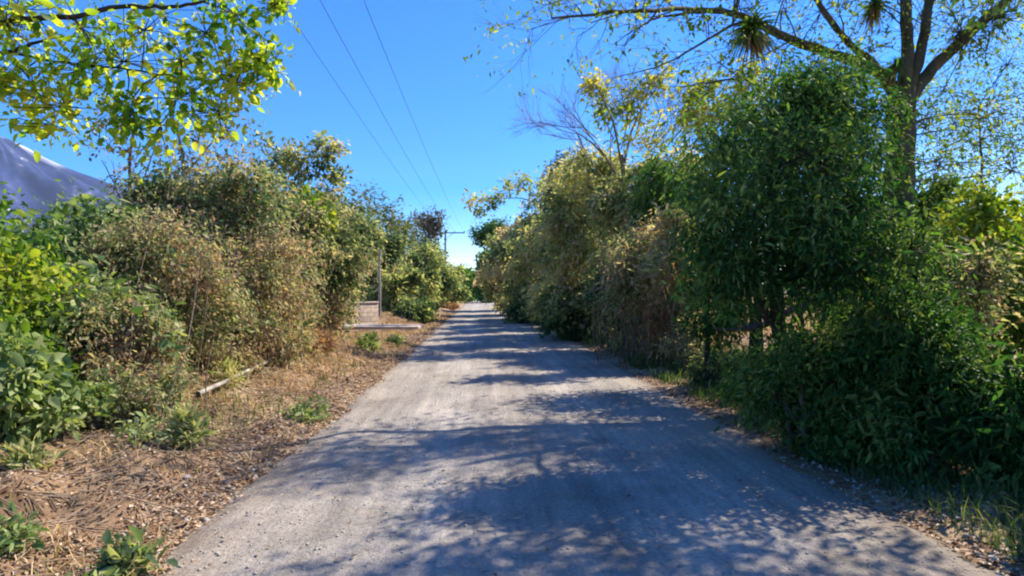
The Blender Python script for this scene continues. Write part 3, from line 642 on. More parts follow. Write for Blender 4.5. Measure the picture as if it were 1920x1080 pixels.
# ------------------------------------------------------------------ right side
# dense drooping dark tree
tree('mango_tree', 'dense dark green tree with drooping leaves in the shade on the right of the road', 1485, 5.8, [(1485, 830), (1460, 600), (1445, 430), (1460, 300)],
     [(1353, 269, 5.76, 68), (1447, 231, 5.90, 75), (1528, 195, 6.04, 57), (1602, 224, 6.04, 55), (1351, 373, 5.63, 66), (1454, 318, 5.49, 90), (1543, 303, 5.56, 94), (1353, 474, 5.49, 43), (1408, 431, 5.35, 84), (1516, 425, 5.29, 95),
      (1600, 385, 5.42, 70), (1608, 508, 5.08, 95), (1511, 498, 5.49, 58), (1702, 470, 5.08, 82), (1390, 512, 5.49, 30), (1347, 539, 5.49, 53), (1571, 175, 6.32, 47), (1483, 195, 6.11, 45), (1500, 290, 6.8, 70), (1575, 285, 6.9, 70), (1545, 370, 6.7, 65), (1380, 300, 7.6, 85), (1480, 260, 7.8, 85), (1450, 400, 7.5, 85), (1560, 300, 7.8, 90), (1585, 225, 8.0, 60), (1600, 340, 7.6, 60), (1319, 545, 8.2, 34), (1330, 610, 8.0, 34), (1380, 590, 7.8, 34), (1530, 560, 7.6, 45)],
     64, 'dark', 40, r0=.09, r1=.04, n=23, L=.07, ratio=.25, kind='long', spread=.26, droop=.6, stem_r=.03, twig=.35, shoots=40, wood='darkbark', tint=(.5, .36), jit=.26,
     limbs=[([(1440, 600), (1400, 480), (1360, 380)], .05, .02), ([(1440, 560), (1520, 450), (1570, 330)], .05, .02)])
SH('roadside_bush', 'low mixed bush filling the foot of the hedge left of the dark tree', 1345, 9.3, 668, 140, 'hedge', 130, lobes=8, per=40, n=13, L=.06, ratio=.35, spread=.2, droop=.4, tint=(.15, .2))
SH('roadside_bush', 'low green bush under the sapling trunks of the dark tree', 1455, 8.3, 694, 170, 'dark', 131, lobes=9, per=44, n=14, L=.07, ratio=.28, kind='long', spread=.2, droop=.4, tint=(.5, .3))
SH('dry_bush', 'tan dry brush between the canes and the low mixed bush', 1290, 10.8, 600, 90, 'tangle', 132, lobes=7, per=36, n=12, L=.06, ratio=.3, spread=.2, droop=.4, tint=(.6, .25), wood='twig', twig=.6)
tree('hedge_tree', 'leafy green tree in the hedge just behind the dark drooping tree', 1420, 10.2, [(1425, 745), (1420, 560), (1415, 400), (1420, 300)],
     [(1335, 345, 9.8, 60), (1420, 335, 9.9, 75), (1385, 275, 10.2, 60), (1470, 260, 10.2, 70), (1350, 420, 9.8, 60), (1460, 420, 10, 70), (1400, 480, 9.9, 60)],
     60, 'mid', 134, r0=.08, r1=.04, n=13, L=.09, ratio=.4, spread=.26, droop=.4, stem_r=.02, wood='darkbark', tint=(.5, .3))
stems = [('pole_sapling', 'slim dark sapling trunk left of the yellow gap under the dark tree', 1405, 8.9), ('pole_sapling', 'slim dark sapling trunk right of the yellow gap under the dark tree', 1498, 8.8), ('pole_sapling', 'thin sapling trunk at the left edge of the dark tree, against the brown canes', 1322, 9.2)]
for k, (nm, lb, px, d) in enumerate(stems):
    tree(nm, lb, px, d, [(px, 720), (px + 4, 600), (px - 8, 500), (px + 10, 380)], [(px + 10, 400, d, 45), (px - 10, 460, d, 45), (px + 5, 345, d, 40)], 30, 'dark', 41 + k, r0=.05, r1=.025, n=12, L=.09, ratio=.3, kind='long', spread=.22, droop=.7, stem_r=.02, wood='darkbark', tint=(.45, .25))
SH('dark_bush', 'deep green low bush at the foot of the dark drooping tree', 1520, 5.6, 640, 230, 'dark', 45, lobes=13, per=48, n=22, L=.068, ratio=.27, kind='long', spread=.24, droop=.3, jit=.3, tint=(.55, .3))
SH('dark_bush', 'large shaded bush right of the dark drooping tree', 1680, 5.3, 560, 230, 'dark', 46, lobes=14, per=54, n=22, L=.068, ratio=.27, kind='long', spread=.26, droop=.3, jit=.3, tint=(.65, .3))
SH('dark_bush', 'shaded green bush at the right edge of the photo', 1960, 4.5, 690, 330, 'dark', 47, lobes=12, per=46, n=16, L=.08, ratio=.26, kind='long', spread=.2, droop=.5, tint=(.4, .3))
SH('roadside_bush', 'olive bush continuing the right hedge out of the picture', 2350, 4.6, 150, 520, 'olive', 48, lobes=14, per=40, n=10, L=.12, ratio=.45, spread=.25, droop=.4)
SH('roadside_bush', 'tall green bush of the right hedge standing beside the camera', 2450, 3.3, -150, 600, 'mid', 120, lobes=14, per=40, n=10, L=.12, ratio=.4, kind='long', spread=.25, droop=.5)
SH('roadside_bush', 'bright yellow green bush in sun behind the right edge bushes', 1870, 8.8, 340, 270, 'lime', 49, lobes=14, per=44, n=11, L=.11, ratio=.45, kind='long', spread=.25, droop=.4, tint=(.4, .25))
SH('dry_bush', 'brown twiggy bush on the right between the shaded bush and the yellow green bush', 1800, 6.4, 450, 210, 'tangle', 50, lobes=10, per=44, n=9, L=.07, ratio=.4, spread=.22, twig=.9, wood='twig', tint=(.3, .25))
SH('leafy_bush', 'sun speckled green bush around the big trunk', 1770, 10.4, 320, 250, 'mid', 51, lobes=14, per=40, n=11, L=.1, ratio=.45, spread=.25, low=.3, tint=(.5, .3))
SH('leafy_bush', 'green bush filling the hedge behind the dark drooping tree', 1600, 10.8, 350, 260, 'mid', 52, lobes=12, per=36, n=11, L=.11, ratio=.45, spread=.28, low=.4, tint=(.35, .25))

# big spreading tree
rngb = np.random.default_rng(60)
LIMBS = [([(1690, 190), (1655, 140), (1600, 115), (1480, 72), (1390, 28), (1300, 16), (1180, 20, 8.2), (1035, 33, 8)], .11, .014),
         ([(1690, 180), (1640, 120), (1595, 80), (1530, -5), (1490, -120)], .075, .03),
         ([(1690, 190), (1700, 130), (1703, 60), (1694, -60), (1680, -250)], .12, .05),
         ([(1695, 190), (1718, 130), (1735, 60), (1752, -60), (1770, -240)], .10, .05),
         ([(1700, 200), (1740, 140), (1800, 80), (1875, 12), (1960, -70), (2080, -160)], .11, .05),
         ([(1480, 72, 9), (1400, 40, 8.7), (1330, 72, 8.4), (1250, 118, 8.2), (1145, 147, 8.0)], .03, .005),
         ([(1330, 20, 8.6), (1240, 32, 8.3), (1200, 50, 8.2), (1155, 80, 8.1)], .022, .005),
         ([(1600, 220, 9.1), (1480, 190, 8.9), (1400, 150, 8.8), (1340, 152, 8.7), (1275, 163, 8.6)], .03, .006),
         ([(1440, 175, 8.9), (1375, 135, 8.8), (1325, 95, 8.7)], .014, .004)]
def finetwigs(W, rng):
    b0 = at(1692, 700, 9.4); b0[2] = float(gz(b0[0], b0[1])); tips = []
    for pts, r0, r1 in LIMBS:
        P = np.array([at(p[0], p[1], p[2] if len(p) > 2 else 9.4) for p in pts]) - b0
        seg = np.linalg.norm(np.diff(P, axis=0), axis=1); tot = seg.sum()
        for k in range(int(tot * 3.2)):
            u = rng.uniform(.25, 1) * tot; i = int(np.searchsorted(np.cumsum(seg), u)); i = min(i, len(seg) - 1)
            f = np.clip((u - (np.cumsum(seg)[i] - seg[i])) / seg[i], 0, 1); q = P[i] + (P[i + 1] - P[i]) * f
            along = norm(P[i + 1] - P[i]); d = along * .6 + rng.normal(0, .6, 3); d[2] += .25
            r = min(.014, (r0 + (r1 - r0) * u / tot) * .35)
            grow(W, rng, q, norm(d), rng.uniform(.35, .85), max(r, .005), 2, tips, 4, .5, 3, .06)
    return [tp for tp in tips if tp[2] <= 1 and rng.random() < .55]
tree('spreading_tree', 'large spreading tree with a forked mossy trunk and thin leafed limbs on the right', 1692, 9.4, [(1692, 745), (1690, 560), (1684, 400), (1690, 260), (1692, 165)],
     [(1030, 6, 8, 30, .6), (1080, 8, 8, 40, .6), (1150, 18, 8, 35, .6), (1240, 8, 8, 50, .6), (1320, 25, 8.2, 40, .6), (1400, 20, 8.4, 60, .8), (1540, 20, 8.8, 70, .8), (1480, 85, 8.8, 40, .8), (1590, 75, 9, 40), (1780, 25, 9.3, 60), (1850, 95, 9.1, 60), (1900, 20, 9, 60), (1790, 120, 9.6, 50), (1740, -80, 9.6, 90), (1600, -110, 9.2, 100), (1420, -130, 8.6, 110), (1900, -130, 9.4, 120), (1250, -120, 8, 80), (1780, -260, 9.2, 130), (1600, -300, 9, 130), (2050, -200, 9, 150), (1950, -330, 8.6, 150), (2100, -40, 8.6, 110), (1730, 230, 9.6, 60), (1660, 220, 9.2, 55), (1590, 150, 9.2, 50), (1520, 130, 9, 45), (1760, 300, 9.5, 60), (1850, 200, 9.3, 50), (1900, 300, 9.3, 60), (1820, 250, 9.4, 50), (1640, 300, 9.2, 55), (1590, 150, 9.2, 55), (1520, 135, 9, 50), (1660, 225, 9.2, 60), (1735, 240, 9.6, 60), (1640, 300, 9.2, 55), (1760, 310, 9.5, 60), (1690, 330, 9.0, 50), (1850, 220, 9.3, 60), (1900, 320, 9.3, 60), (1470, 150, 9, 40), (1590, 150, 9.2, 55), (1520, 135, 9, 50), (1660, 225, 9.2, 60), (1735, 240, 9.6, 60), (1640, 300, 9.2, 55), (1760, 310, 9.5, 60), (1690, 330, 9.0, 50), (1850, 220, 9.3, 60), (1900, 320, 9.3, 60), (1470, 150, 9, 40), (1590, 150, 9.2, 55), (1520, 135, 9, 50), (1660, 225, 9.2, 60), (1735, 240, 9.6, 60), (1640, 300, 9.2, 55), (1760, 310, 9.5, 60), (1690, 330, 9.0, 50), (1850, 220, 9.3, 60), (1900, 320, 9.3, 60), (1470, 150, 9, 40), (1560, -70, 9.0, 110), (1650, -100, 9.4, 110), (1480, -110, 8.8, 110), (1740, -80, 9.8, 100), (1400, -95, 8.4, 90), (1830, -90, 9.6, 100), (1880, 30, 9.2, 60), (1800, 60, 9.2, 50), (1560, -70, 9.0, 110), (1650, -100, 9.4, 110), (1480, -110, 8.8, 110), (1740, -80, 9.8, 100), (1400, -95, 8.4, 90), (1830, -90, 9.6, 100), (1880, 30, 9.2, 60), (1800, 60, 9.2, 50), (1560, -70, 9.0, 110), (1650, -100, 9.4, 110), (1480, -110, 8.8, 110), (1740, -80, 9.8, 100), (1400, -95, 8.4, 90), (1830, -90, 9.6, 100), (1880, 30, 9.2, 60), (1800, 60, 9.2, 50), (1560, -70, 9.0, 110), (1650, -100, 9.4, 110), (1480, -110, 8.8, 110), (1740, -80, 9.8, 100), (1400, -95, 8.4, 90), (1830, -90, 9.6, 100), (1880, 30, 9.2, 60), (1800, 60, 9.2, 50), (1560, -70, 9.0, 110), (1650, -100, 9.4, 110), (1480, -110, 8.8, 110), (1740, -80, 9.8, 100), (1400, -95, 8.4, 90), (1830, -90, 9.6, 100), (1880, 30, 9.2, 60), (1800, 60, 9.2, 50), (1560, -70, 9.0, 110), (1650, -100, 9.4, 110), (1480, -110, 8.8, 110), (1740, -80, 9.8, 100), (1400, -95, 8.4, 90), (1830, -90, 9.6, 100), (1880, 30, 9.2, 60), (1800, 60, 9.2, 50), (1700, 60, 9.3, 40), (1640, 90, 9.2, 30)],
     12, 'lime', 61, r0=.27, r1=.19, n=6, L=.075, ratio=.42, spread=.24, droop=.4, stem_r=.012, twig=.8, wood='mossbark', tint=(.38, .3), extra=finetwigs, limbs=LIMBS)

tree('shade_tree', 'leafy hedge tree on the right whose crown spreads above the picture and shades the road', 2420, 5.2, [(2420, 900), (2410, 400), (2330, 0), (2200, -200)],
     [(1836, -200, 5.9, 150), (1700, -200, 5.6, 130), (2000, -210, 5.8, 160), (1920, -290, 6.4, 160), (2100, -320, 5.6, 170), (1760, -340, 6.0, 150), (2200, -180, 5.2, 160), (2000, -400, 6, 150), (1900, -160, 5.4, 140), (1800, -260, 5.7, 150)],
     60, 'mid', 133, r0=.14, r1=.06, n=11, L=.10, ratio=.45, spread=.26, droop=.4, stem_r=.02, wood='darkbark', tint=(.5, .25))

# bromeliads perched on the limbs
def rosette(label, px, py, d, s, seed):
    rng = np.random.default_rng(seed); p = at(px, py, d)
    root = empty('bromeliad', p, label, 'epiphyte', 'bromeliads perched on the limbs of the spreading tree')
    root.rotation_euler = (rng.uniform(-.35, .35), rng.uniform(-.35, .35), rng.uniform(0, 6)); root.scale = (rng.uniform(.8, 1.2), rng.uniform(.8, 1.2), rng.uniform(.85, 1.2))
    for nm, n, lo, hi, mat, t in (('leaf_rosette', 170, -.9, 1.25, 'dark', (.8, .3)), ('dead_leaves', 60, -1.5, -.5, 'dry', (.6, .3))):
        Vs, Fs, T = [], [], []; k0 = 0
        for i in range(n):
            a = rng.uniform(0, 2 * np.pi); el = rng.uniform(lo, hi); L = s * rng.uniform(.45, 1.25); wd = s * rng.uniform(.03, .06)
            D = np.array([math.cos(a) * math.cos(el), math.sin(a) * math.cos(el), math.sin(el)]); Sd = norm(np.cross(D, [0, 0, 1]))
            pts = [np.zeros(3) + D * L * f - np.array([0, 0, 1]) * L * .55 * f ** 2.2 for f in (.05, .3, .55, .8, 1)]
            for f, q_ in zip((1, .95, .75, .45, .04), pts): Vs += [q_ + Sd * wd * f, q_ - Sd * wd * f]
            Fs += [[k0 + 2 * m, k0 + 2 * m + 1, k0 + 2 * m + 3, k0 + 2 * m + 2] for m in range(4)]; k0 += 10
            T += [np.clip(rng.normal(*t), 0, 1)] * 10
        make_mesh(nm, Vs, [np.array(Fs)], M[mat], tint=T, parent=root)
rosette('bushy bromeliad clump on the long left limb of the spreading tree', 1412, 52, 8.6, .42, 70)
rosette('bromeliad hanging above the fork, between two upright limbs', 1640, 8, 9.2, .34, 71)
rosette('brown bromeliad tuft right in the fork of the spreading tree', 1683, 120, 9.2, .26, 72)

# mid distance right hedge
SH('cane_bush', 'brown dry cane thicket left of the dark drooping tree', 1215, 13.2, 420, 200, 'tangle', 80, lobes=14, per=44, n=12, L=.1, ratio=.22, spread=.3, droop=.6, twig=.6, wood='twig', tint=(.66, .22), extra=canes(45, 2.6, .5))
SH('cane_bush', 'thin straw brown thicket with bare stems between the brown canes and the dark tree', 1275, 11.6, 500, 110, 'dry', 81, lobes=9, per=36, n=10, L=.09, ratio=.22, spread=.26, droop=.6, twig=.6, wood='twig', tint=(.4, .25), extra=canes(30, 1.9, .35))
SH('leafy_bush', 'tall olive bush below the bare branched tree on the right', 1125, 18.5, 275, 220, 'hedge', 82, lobes=24, per=33, n=14, L=0.123, ratio=.38, spread=.38, droop=.45, tint=(0.50, .22))
SH('leafy_bush', 'pale yellow olive bush further along the right hedge', 1062, 24, 335, 150, 'hedge', 83, lobes=18, per=31, n=13, L=0.157, ratio=.38, spread=.45, droop=.45, tint=(0.56, .2))
SH('leafy_bush', 'yellow topped bush in the right hedge', 1005, 31, 392, 140, 'hedge', 84, lobes=18, per=29, n=13, L=0.190, ratio=.4, spread=.5, droop=.4, tint=(0.39, .25))
SH('leafy_bush', 'distant green bush bulging towards the road on the right', 955, 45, 425, 95, 'hedge', 85, lobes=15, per=28, n=12, L=0.246, ratio=.45, spread=.6, tint=(0.34, .2))
SH('leafy_bush', 'last dark bush on the right where the road disappears', 921, 75, 474, 48, 'mid', 86, lobes=12, per=40, n=12, L=.33, ratio=.5, spread=.8, tint=(.45, .2))
SH('leafy_bush', 'low dark green bush at the right road edge, far along', 1000, 28, 510, 110, 'hedge', 87, lobes=11, per=44, n=12, L=.14, ratio=.4, spread=.35, tint=(.1, .15))
SH('leafy_bush', 'low shaded green bush at the right road edge, nearer', 1080, 18.6, 530, 160, 'hedge', 88, lobes=12, per=46, n=12, L=.11, ratio=.4, spread=.3, tint=(.15, .2))
SH('leafy_bush', 'low olive bush in front of the cane thicket', 1165, 14.6, 520, 130, 'hedge', 89, lobes=9, per=44, n=12, L=.09, ratio=.35, spread=.26, tint=(.3, .25))
SH('leafy_bush', 'fresh light green bush beside the dark drooping tree', 1262, 12.2, 385, 120, 'hedge', 90, lobes=10, per=40, n=12, L=.1, ratio=.4, spread=.25, low=.45, tint=(.85, .15))
tree('weeping_tree', 'dark weeping clump of narrow leaves above the cane thicket', 1240, 14.4, [(1245, 690), (1243, 500), (1236, 330)],
     [(1235, 325, 14.4, 34), (1225, 370, 14.4, 30, 1.3), (1250, 365, 14.5, 30, 1.3), (1236, 410, 14.4, 28, 1.2)], 40, 'dark', 91, r0=.07, r1=.03, n=14, L=.26, ratio=.1, kind='long', spread=.3, droop=1.2, stem_r=.02, wood='darkbark', tint=(.55, .25))

SH('leafy_bush', 'olive bush directly below the half bare tree', 1195, 15.6, 285, 170, 'hedge', 115, lobes=16, per=32, n=13, L=0.112, ratio=.38, spread=.34, droop=.45, tint=(0.44, .22))
SH('leafy_bush', 'dull green bush between the tall olive bush and the pale yellow olive bush', 1092, 21, 310, 160, 'hedge', 116, lobes=18, per=31, n=13, L=0.134, ratio=.38, spread=.4, droop=.45, tint=(0.36, .2))
SH('leafy_bush', 'yellow olive bush under the dark round crowned tree', 1035, 27, 355, 140, 'hedge', 117, lobes=16, per=29, n=13, L=0.168, ratio=.38, spread=.45, droop=.45, tint=(0.54, .2))
SH('leafy_bush', 'green bush between the yellow topped bush and the distant bulging bush', 975, 37, 412, 110, 'hedge', 118, lobes=15, per=28, n=12, L=0.213, ratio=.42, spread=.5, tint=(0.89, .2))

SH('leafy_bush', 'yellow green leafy bush standing behind the cane thicket up to the weeping clump', 1265, 15.4, 255, 150, 'hedge', 121, lobes=16, per=29, n=12, L=0.095, ratio=.42, spread=.34, droop=.4, low=.4, tint=(0.59, .22))

def baretwigs(px0, py0, d0, spec, n=3):
    def f(W, rng):
        b0 = at(px0, py0, d0); b0[2] = float(gz(b0[0], b0[1])); tips = []
        for (px, py, dx, dz, L, r) in spec: grow(W, rng, at(px, py, d0) - b0, norm(np.array([dx, rng.uniform(-.3, .3), dz])), L, r, 3, tips, 4, .42, n, .12)
    return f
tree('bare_tree', 'half bare grey tree with yellow leaf sprays reaching up beside the road', 1180, 17, [(1180, 660), (1178, 480), (1172, 350), (1165, 290)],
     [(1122, 165, 17, 18, 1.2), (1135, 195, 17, 18, 1.2), (1150, 215, 17, 21), (1180, 195, 17, 21, 1.2), (1205, 178, 17, 29), (1230, 160, 17, 21), (1195, 225, 17, 21), (1245, 140, 17, 18), (1110, 155, 17, 10), (1200, 280, 17, 29), (1230, 255, 17, 27)], 20, 'yellow', 92, r0=.12, r1=.06, n=10, L=.13, ratio=.45, spread=.26, stem_r=.014, twig=.6, wood='twig', tint=(.4, .25),
     limbs=[([(1172, 350), (1130, 290), (1100, 260), (1062, 238)], .045, .01), ([(1168, 320), (1150, 230), (1120, 165)], .045, .01), ([(1168, 320), (1190, 230), (1230, 165)], .045, .012), ([(1175, 370), (1230, 300), (1290, 230), (1330, 205)], .035, .008)],
     extra=baretwigs(1180, 660, 17, [(1140, 300, -.6, .7, 1.2, .022), (1120, 260, -.7, .6, 1.0, .018), (1150, 260, -.3, 1, 1.1, .02), (1165, 280, 0, 1, 1.2, .02), (1190, 260, .3, .9, 1.1, .02), (1215, 290, .5, .8, 1.1, .018), (1090, 262, -1, .15, 1.2, .014), (1080, 250, -.9, .4, .9, .014), (1240, 260, .6, .8, 1, .016), (1130, 330, -.6, .8, 1, .018), (1150, 330, -.2, 1, 1.3, .02), (1200, 330, .2, 1, 1.3, .02), (1225, 320, .5, .9, 1.2, .018), (1260, 280, .4, .9, 1, .016), (1110, 300, -.5, .9, 1.1, .016), (1180, 240, .0, 1, .9, .016)], 4))
tree('yellow_tree', 'sunlit yellow leaved tree top behind the dark drooping tree', 1340, 13, [(1350, 690), (1348, 480), (1345, 320), (1340, 240)],
     [(1295, 185, 13, 24), (1325, 165, 13, 18), (1345, 200, 13, 28), (1385, 165, 13, 28), (1410, 140, 13, 22), (1415, 190, 13, 30), (1290, 215, 13, 24), (1370, 225, 13, 28), (1320, 225, 13, 24)], 24, 'yellow', 93, r0=.09, r1=.04, n=10, L=.12, ratio=.45, spread=.24, stem_r=.014, twig=.5, tint=(.4, .25),
     limbs=[([(1345, 320), (1310, 240), (1285, 190)], .03, .01), ([(1345, 300), (1390, 220), (1410, 145)], .03, .01)])
tree('overhanging_tree', 'tree reaching thin yellow leaved branches out over the road', 1040, 27, [(1065, 640), (1060, 500), (1045, 420), (1030, 380)],
     [(985, 335, 26.5, 12, .7), (955, 340, 26.3, 16, .5), (970, 352, 26.4, 14, .5), (935, 365, 26.2, 12, .5), (905, 372, 26, 12, .5), (880, 378, 26, 9, .6), (925, 383, 26, 8, .5), (1005, 365, 26.6, 16), (900, 400, 26, 6), (1020, 350, 26.8, 14)], 15, 'yellow', 94, r0=.14, r1=.06, n=7, L=.17, ratio=.45, spread=.3, stem_r=.016, twig=.5, tint=(.3, .3),
     limbs=[([(1045, 420), (1010, 370), (960, 345), (930, 338)], .04, .01), ([(1040, 410), (990, 375), (930, 372), (880, 380)], .035, .008)])
tree('dark_crown_tree', 'dark brownish round crowned tree behind the olive bushes on the right', 1062, 33, [(1075, 620), (1070, 500), (1064, 380)],
     [(1050, 318, 33, 24, .8), (1075, 312, 33, 26, .8), (1040, 340, 33, 18), (1085, 335, 33, 26), (1062, 350, 33, 28)], 60, 'grey', 95, r0=.2, r1=.08, n=13, L=.16, ratio=.45, spread=.4, stem_r=.04, tint=(.3, .25), wood='darkbark')
tree('dark_crown_tree', 'dark flat crowned tree leaning over the far end of the road', 915, 72, [(948, 570), (940, 500), (925, 460)],
     [(900, 440, 72, 16, .7), (918, 432, 72, 16, .7), (938, 425, 72, 16, .7), (910, 452, 72, 16, .6), (930, 445, 72, 20)], 60, 'dark', 96, r0=.28, r1=.1, n=13, L=.3, ratio=.45, spread=.7, stem_r=.07, tint=(.6, .25), wood='darkbark',
     limbs=[([(925, 460), (905, 448), (892, 442)], .1, .04)])
tree('twiggy_tree', 'thin twiggy tree with tiny scattered leaves at the far right against the pale sky', 1840, 12, [(1845, 690), (1838, 480), (1842, 330), (1836, 200)],
     [(1790, 230, 12, 60), (1870, 190, 12, 60), (1830, 270, 12, 60), (1900, 270, 12, 60), (1780, 170, 12, 50), (1890, 120, 12, 60), (1800, 310, 12, 50), (1940, 220, 12, 60)], 80, 'mid', 97, r0=.05, r1=.012, n=6, L=.075, ratio=.45, spread=.34, stem_r=.012, twig=.3, tint=(.75, .3), wood='darkbark', droop=.2)
far = [('leafy round tree in the sunny field behind the fork of the spreading tree', 1740, 36, 400), ('leafy round tree in the sunny field behind the dark drooping tree', 1480, 44, 430), ('leafy round tree in the sunny field behind the right edge bushes', 1960, 34, 400)]
for k, (lb, px, d, tp) in enumerate(far):
    tree('field_tree', lb, px, d, [(px, 600), (px + 3, 530), (px, 480)], [(px - 50, tp + 50, d, 50), (px + 45, tp + 45, d, 55), (px, tp + 35, d, 50), (px + 90, tp + 70, d, 45), (px - 90, tp + 75, d, 45)], 50, 'olive', 100 + k, r0=.2, r1=.1, n=12, L=.2, ratio=.45, spread=.5, stem_r=.05, tint=(.25, .25))
SH('leafy_bush', 'hazy dark trees closing the view at the end of the road', 893, 118, 516, 60, 'mid', 105, lobes=12, per=40, n=12, L=.4, ratio=.5, spread=.9, tint=(.4, .2))

# ------------------------------------------------------------------ ground cover
def blades(name, label, x, y, h, wd, mat, rng, tm=.5, ts=.3, lean=.5, cat='grass'):
    n = len(x); z = gz(x, y); P = np.stack([x, y, z - .01], 1)
    a = rng.uniform(0, 2 * np.pi, n); s = np.stack([np.cos(a), np.sin(a), 0 * a], 1) * wd[:, None] / 2
    b = rng.uniform(0, 2 * np.pi, n); ln = np.abs(rng.normal(0, lean, n)); dr = np.stack([np.cos(b) * ln, np.sin(b) * ln, 0 * b], 1)
    H = h[:, None]; up = np.array([0, 0, 1.])
    m = P + up * H * .55 + dr * H * .35; t = P + up * H * (1 - .35 * np.minimum(ln, 1.5))[:, None] + dr * H
    V = np.stack([P - s, P + s, m + s * .8, m - s * .8, t], 1).reshape(-1, 3)
    i = np.arange(n)[:, None] * 5
    tint = np.repeat(np.clip(rng.normal(tm, ts, n), 0, 1), 5)
    o = make_mesh(name, V, [i + np.array([3, 2, 4]), i + np.array([0, 1, 2, 3])], M[mat], tint=tint)
    return tag(o, label, cat, kind='stuff')

rng = np.random.default_rng(200)
def scatter(n, side, y0, y1, off0, off1, p=2.0, dens=None):
    y = y0 + (y1 - y0) * rng.random(n) ** p; s = off0 + (off1 - off0) * rng.random(n)
    x = xl(y) - s if side < 0 else xr(y) + s
    if dens is not None:
        k = vnoise(x * dens[0], y * dens[0], 301 + side) + .35 * rng.random(n) > dens[1]
        x, y = x[k], y[k]
    return x, y
x, y = scatter(46000, -1, 2.2, 34, .05, 5.2, 2.0, (1.5, .78)); blades('dry_grass', 'sparse dry straw grass on the left verge', x, y, rng.uniform(.04, .17, len(x)) * (1 + y * .03), .006 + y * .0006, 'straw', rng, tm=.5, lean=1.2)
x, y = scatter(16000, -1, 2.2, 30, .5, 5.0, 1.8, (.7, .88)); blades('green_grass', 'patches of short green grass on the left verge', x, y, rng.uniform(.05, .2, len(x)), .007 + y * .0006, 'grass', rng, tm=.65)
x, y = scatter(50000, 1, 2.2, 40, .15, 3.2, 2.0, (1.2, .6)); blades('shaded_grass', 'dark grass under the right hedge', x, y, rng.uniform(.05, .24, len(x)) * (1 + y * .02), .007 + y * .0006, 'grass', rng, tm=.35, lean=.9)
x, y = scatter(30000, 1, 18, 90, 3.5, 40, 1.4); blades('dry_grass', 'sunny yellow grass of the field behind the right hedge', x, y, rng.uniform(.15, .45, len(x)), .02 + y * .0008, 'straw', rng, tm=.7)
def litter(name, label, x, y, L, tm, zf=gz):
    n = len(x); P = np.stack([x, y, zf(x, y) + .008 + rng.random(n) * .012], 1)
    a = rng.uniform(0, 2 * np.pi, n); D = norm(np.stack([np.cos(a), np.sin(a), rng.normal(.1, .25, n)], 1))
    U = norm(np.stack([rng.normal(0, .35, n), rng.normal(0, .35, n), np.ones(n)], 1))
    Ls = L * rng.uniform(.5, 1.4, n)
    V, f, nv = leaf_arrays(P, D, U, Ls, Ls * rng.uniform(.3, .7, n), 'kite', rng)
    o = make_mesh(name, V, f, M['litter'], tint=np.repeat(np.clip(rng.normal(tm, .3, n), 0, 1), nv)); tag(o, label, 'leaf litter', kind='stuff')
x, y = scatter(80000, -1, 2.0, 34, -.1, 5.0, 2.0, (1.6, .42)); x2, y2 = scatter(16000, -1, 2.0, 40, -.22, .5, 2.0); x = np.concatenate([x, x2]); y = np.concatenate([y, y2])
litter('leaf_litter', 'dry brown leaf litter over the left verge', x, y, .032 + y * .0012, .55)
x, y = scatter(380, 1, 2.6, 22, -4.6, 0, 1.6); litter('leaf_litter', 'few dry leaves lying on the gravel road', x, y, .032 + y * .001, .6, lambda a, b: road_z((a - (xl(b) + xr(b)) / 2) / ((xr(b) - xl(b)) / 2), b, a))
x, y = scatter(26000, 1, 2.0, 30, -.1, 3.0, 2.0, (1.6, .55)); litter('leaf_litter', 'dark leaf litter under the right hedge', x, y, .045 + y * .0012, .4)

# weed clumps one can count on the left verge
def weed(label, px, py, w_px, h_px, mat, seed, L=.07, ratio=.4, tint=(.6, .25), kind='long', droop=.1):
    d = F * (CAMZ - .15) / (py - HOR); x = (px - 960) / F * d; z = float(gz(x, d)); rng = np.random.default_rng(seed)
    h = h_px / F * d; r = w_px / 2 / F * d
    C, R = lobes_for(rng, 5, h, r, r, .1, .42)
    plant('weed_clump', label, 'weed', (x, d, z), C, R, 14, mat, seed, n=8, L=L, ratio=ratio, spread=.09, droop=droop, stem_r=.006, twig=.4, tint=tint, kind=kind, roots=.03, group='weed clumps on the left verge')
weed('upright lime green weed clump beside the fallen branch', 352, 838, 44, 60, 'hedge', 210, L=.10, ratio=.18, droop=-.5, tint=(.25, .2))
weed('flat grey green leafy weed left of the lime green clump', 285, 850, 100, 45, 'pale', 211, L=.05, tint=(.65, .25))
weed('green weed at the left edge of the photo near the bottom', 8, 1030, 80, 60, 'pale', 212, L=.05, tint=(.4, .25))
weed('light green small weed on the bare verge near the bottom left', 238, 1035, 70, 40, 'hedge', 213, tint=(.3, .2))
weed('yellow green weed tuft by the left edge under the pale bush', 45, 898, 60, 34, 'hedge', 214, L=.08, ratio=.2, droop=-.3, tint=(.3, .25))
weed('bright green grassy clump under the dry bushes', 425, 738, 80, 36, 'hedge', 215, L=.1, ratio=.2, droop=-.2, tint=(.4, .2))
weed('dark low weed close to the road edge by the fallen branch', 575, 770, 80, 34, 'pale', 216, L=.055)
weed('low green weed at the bottom edge of the photo beside the road', 180, 1075, 60, 22, 'pale', 217, L=.045, tint=(.3, .2))
weed('fresh green weed under the edge of the driveway slab', 688, 652, 44, 26, 'pale', 218, L=.12)
weed('yellow green grassy weed in front of the slab near the road', 745, 640, 50, 18, 'hedge', 219, L=.1, ratio=.25, tint=(.25, .2))

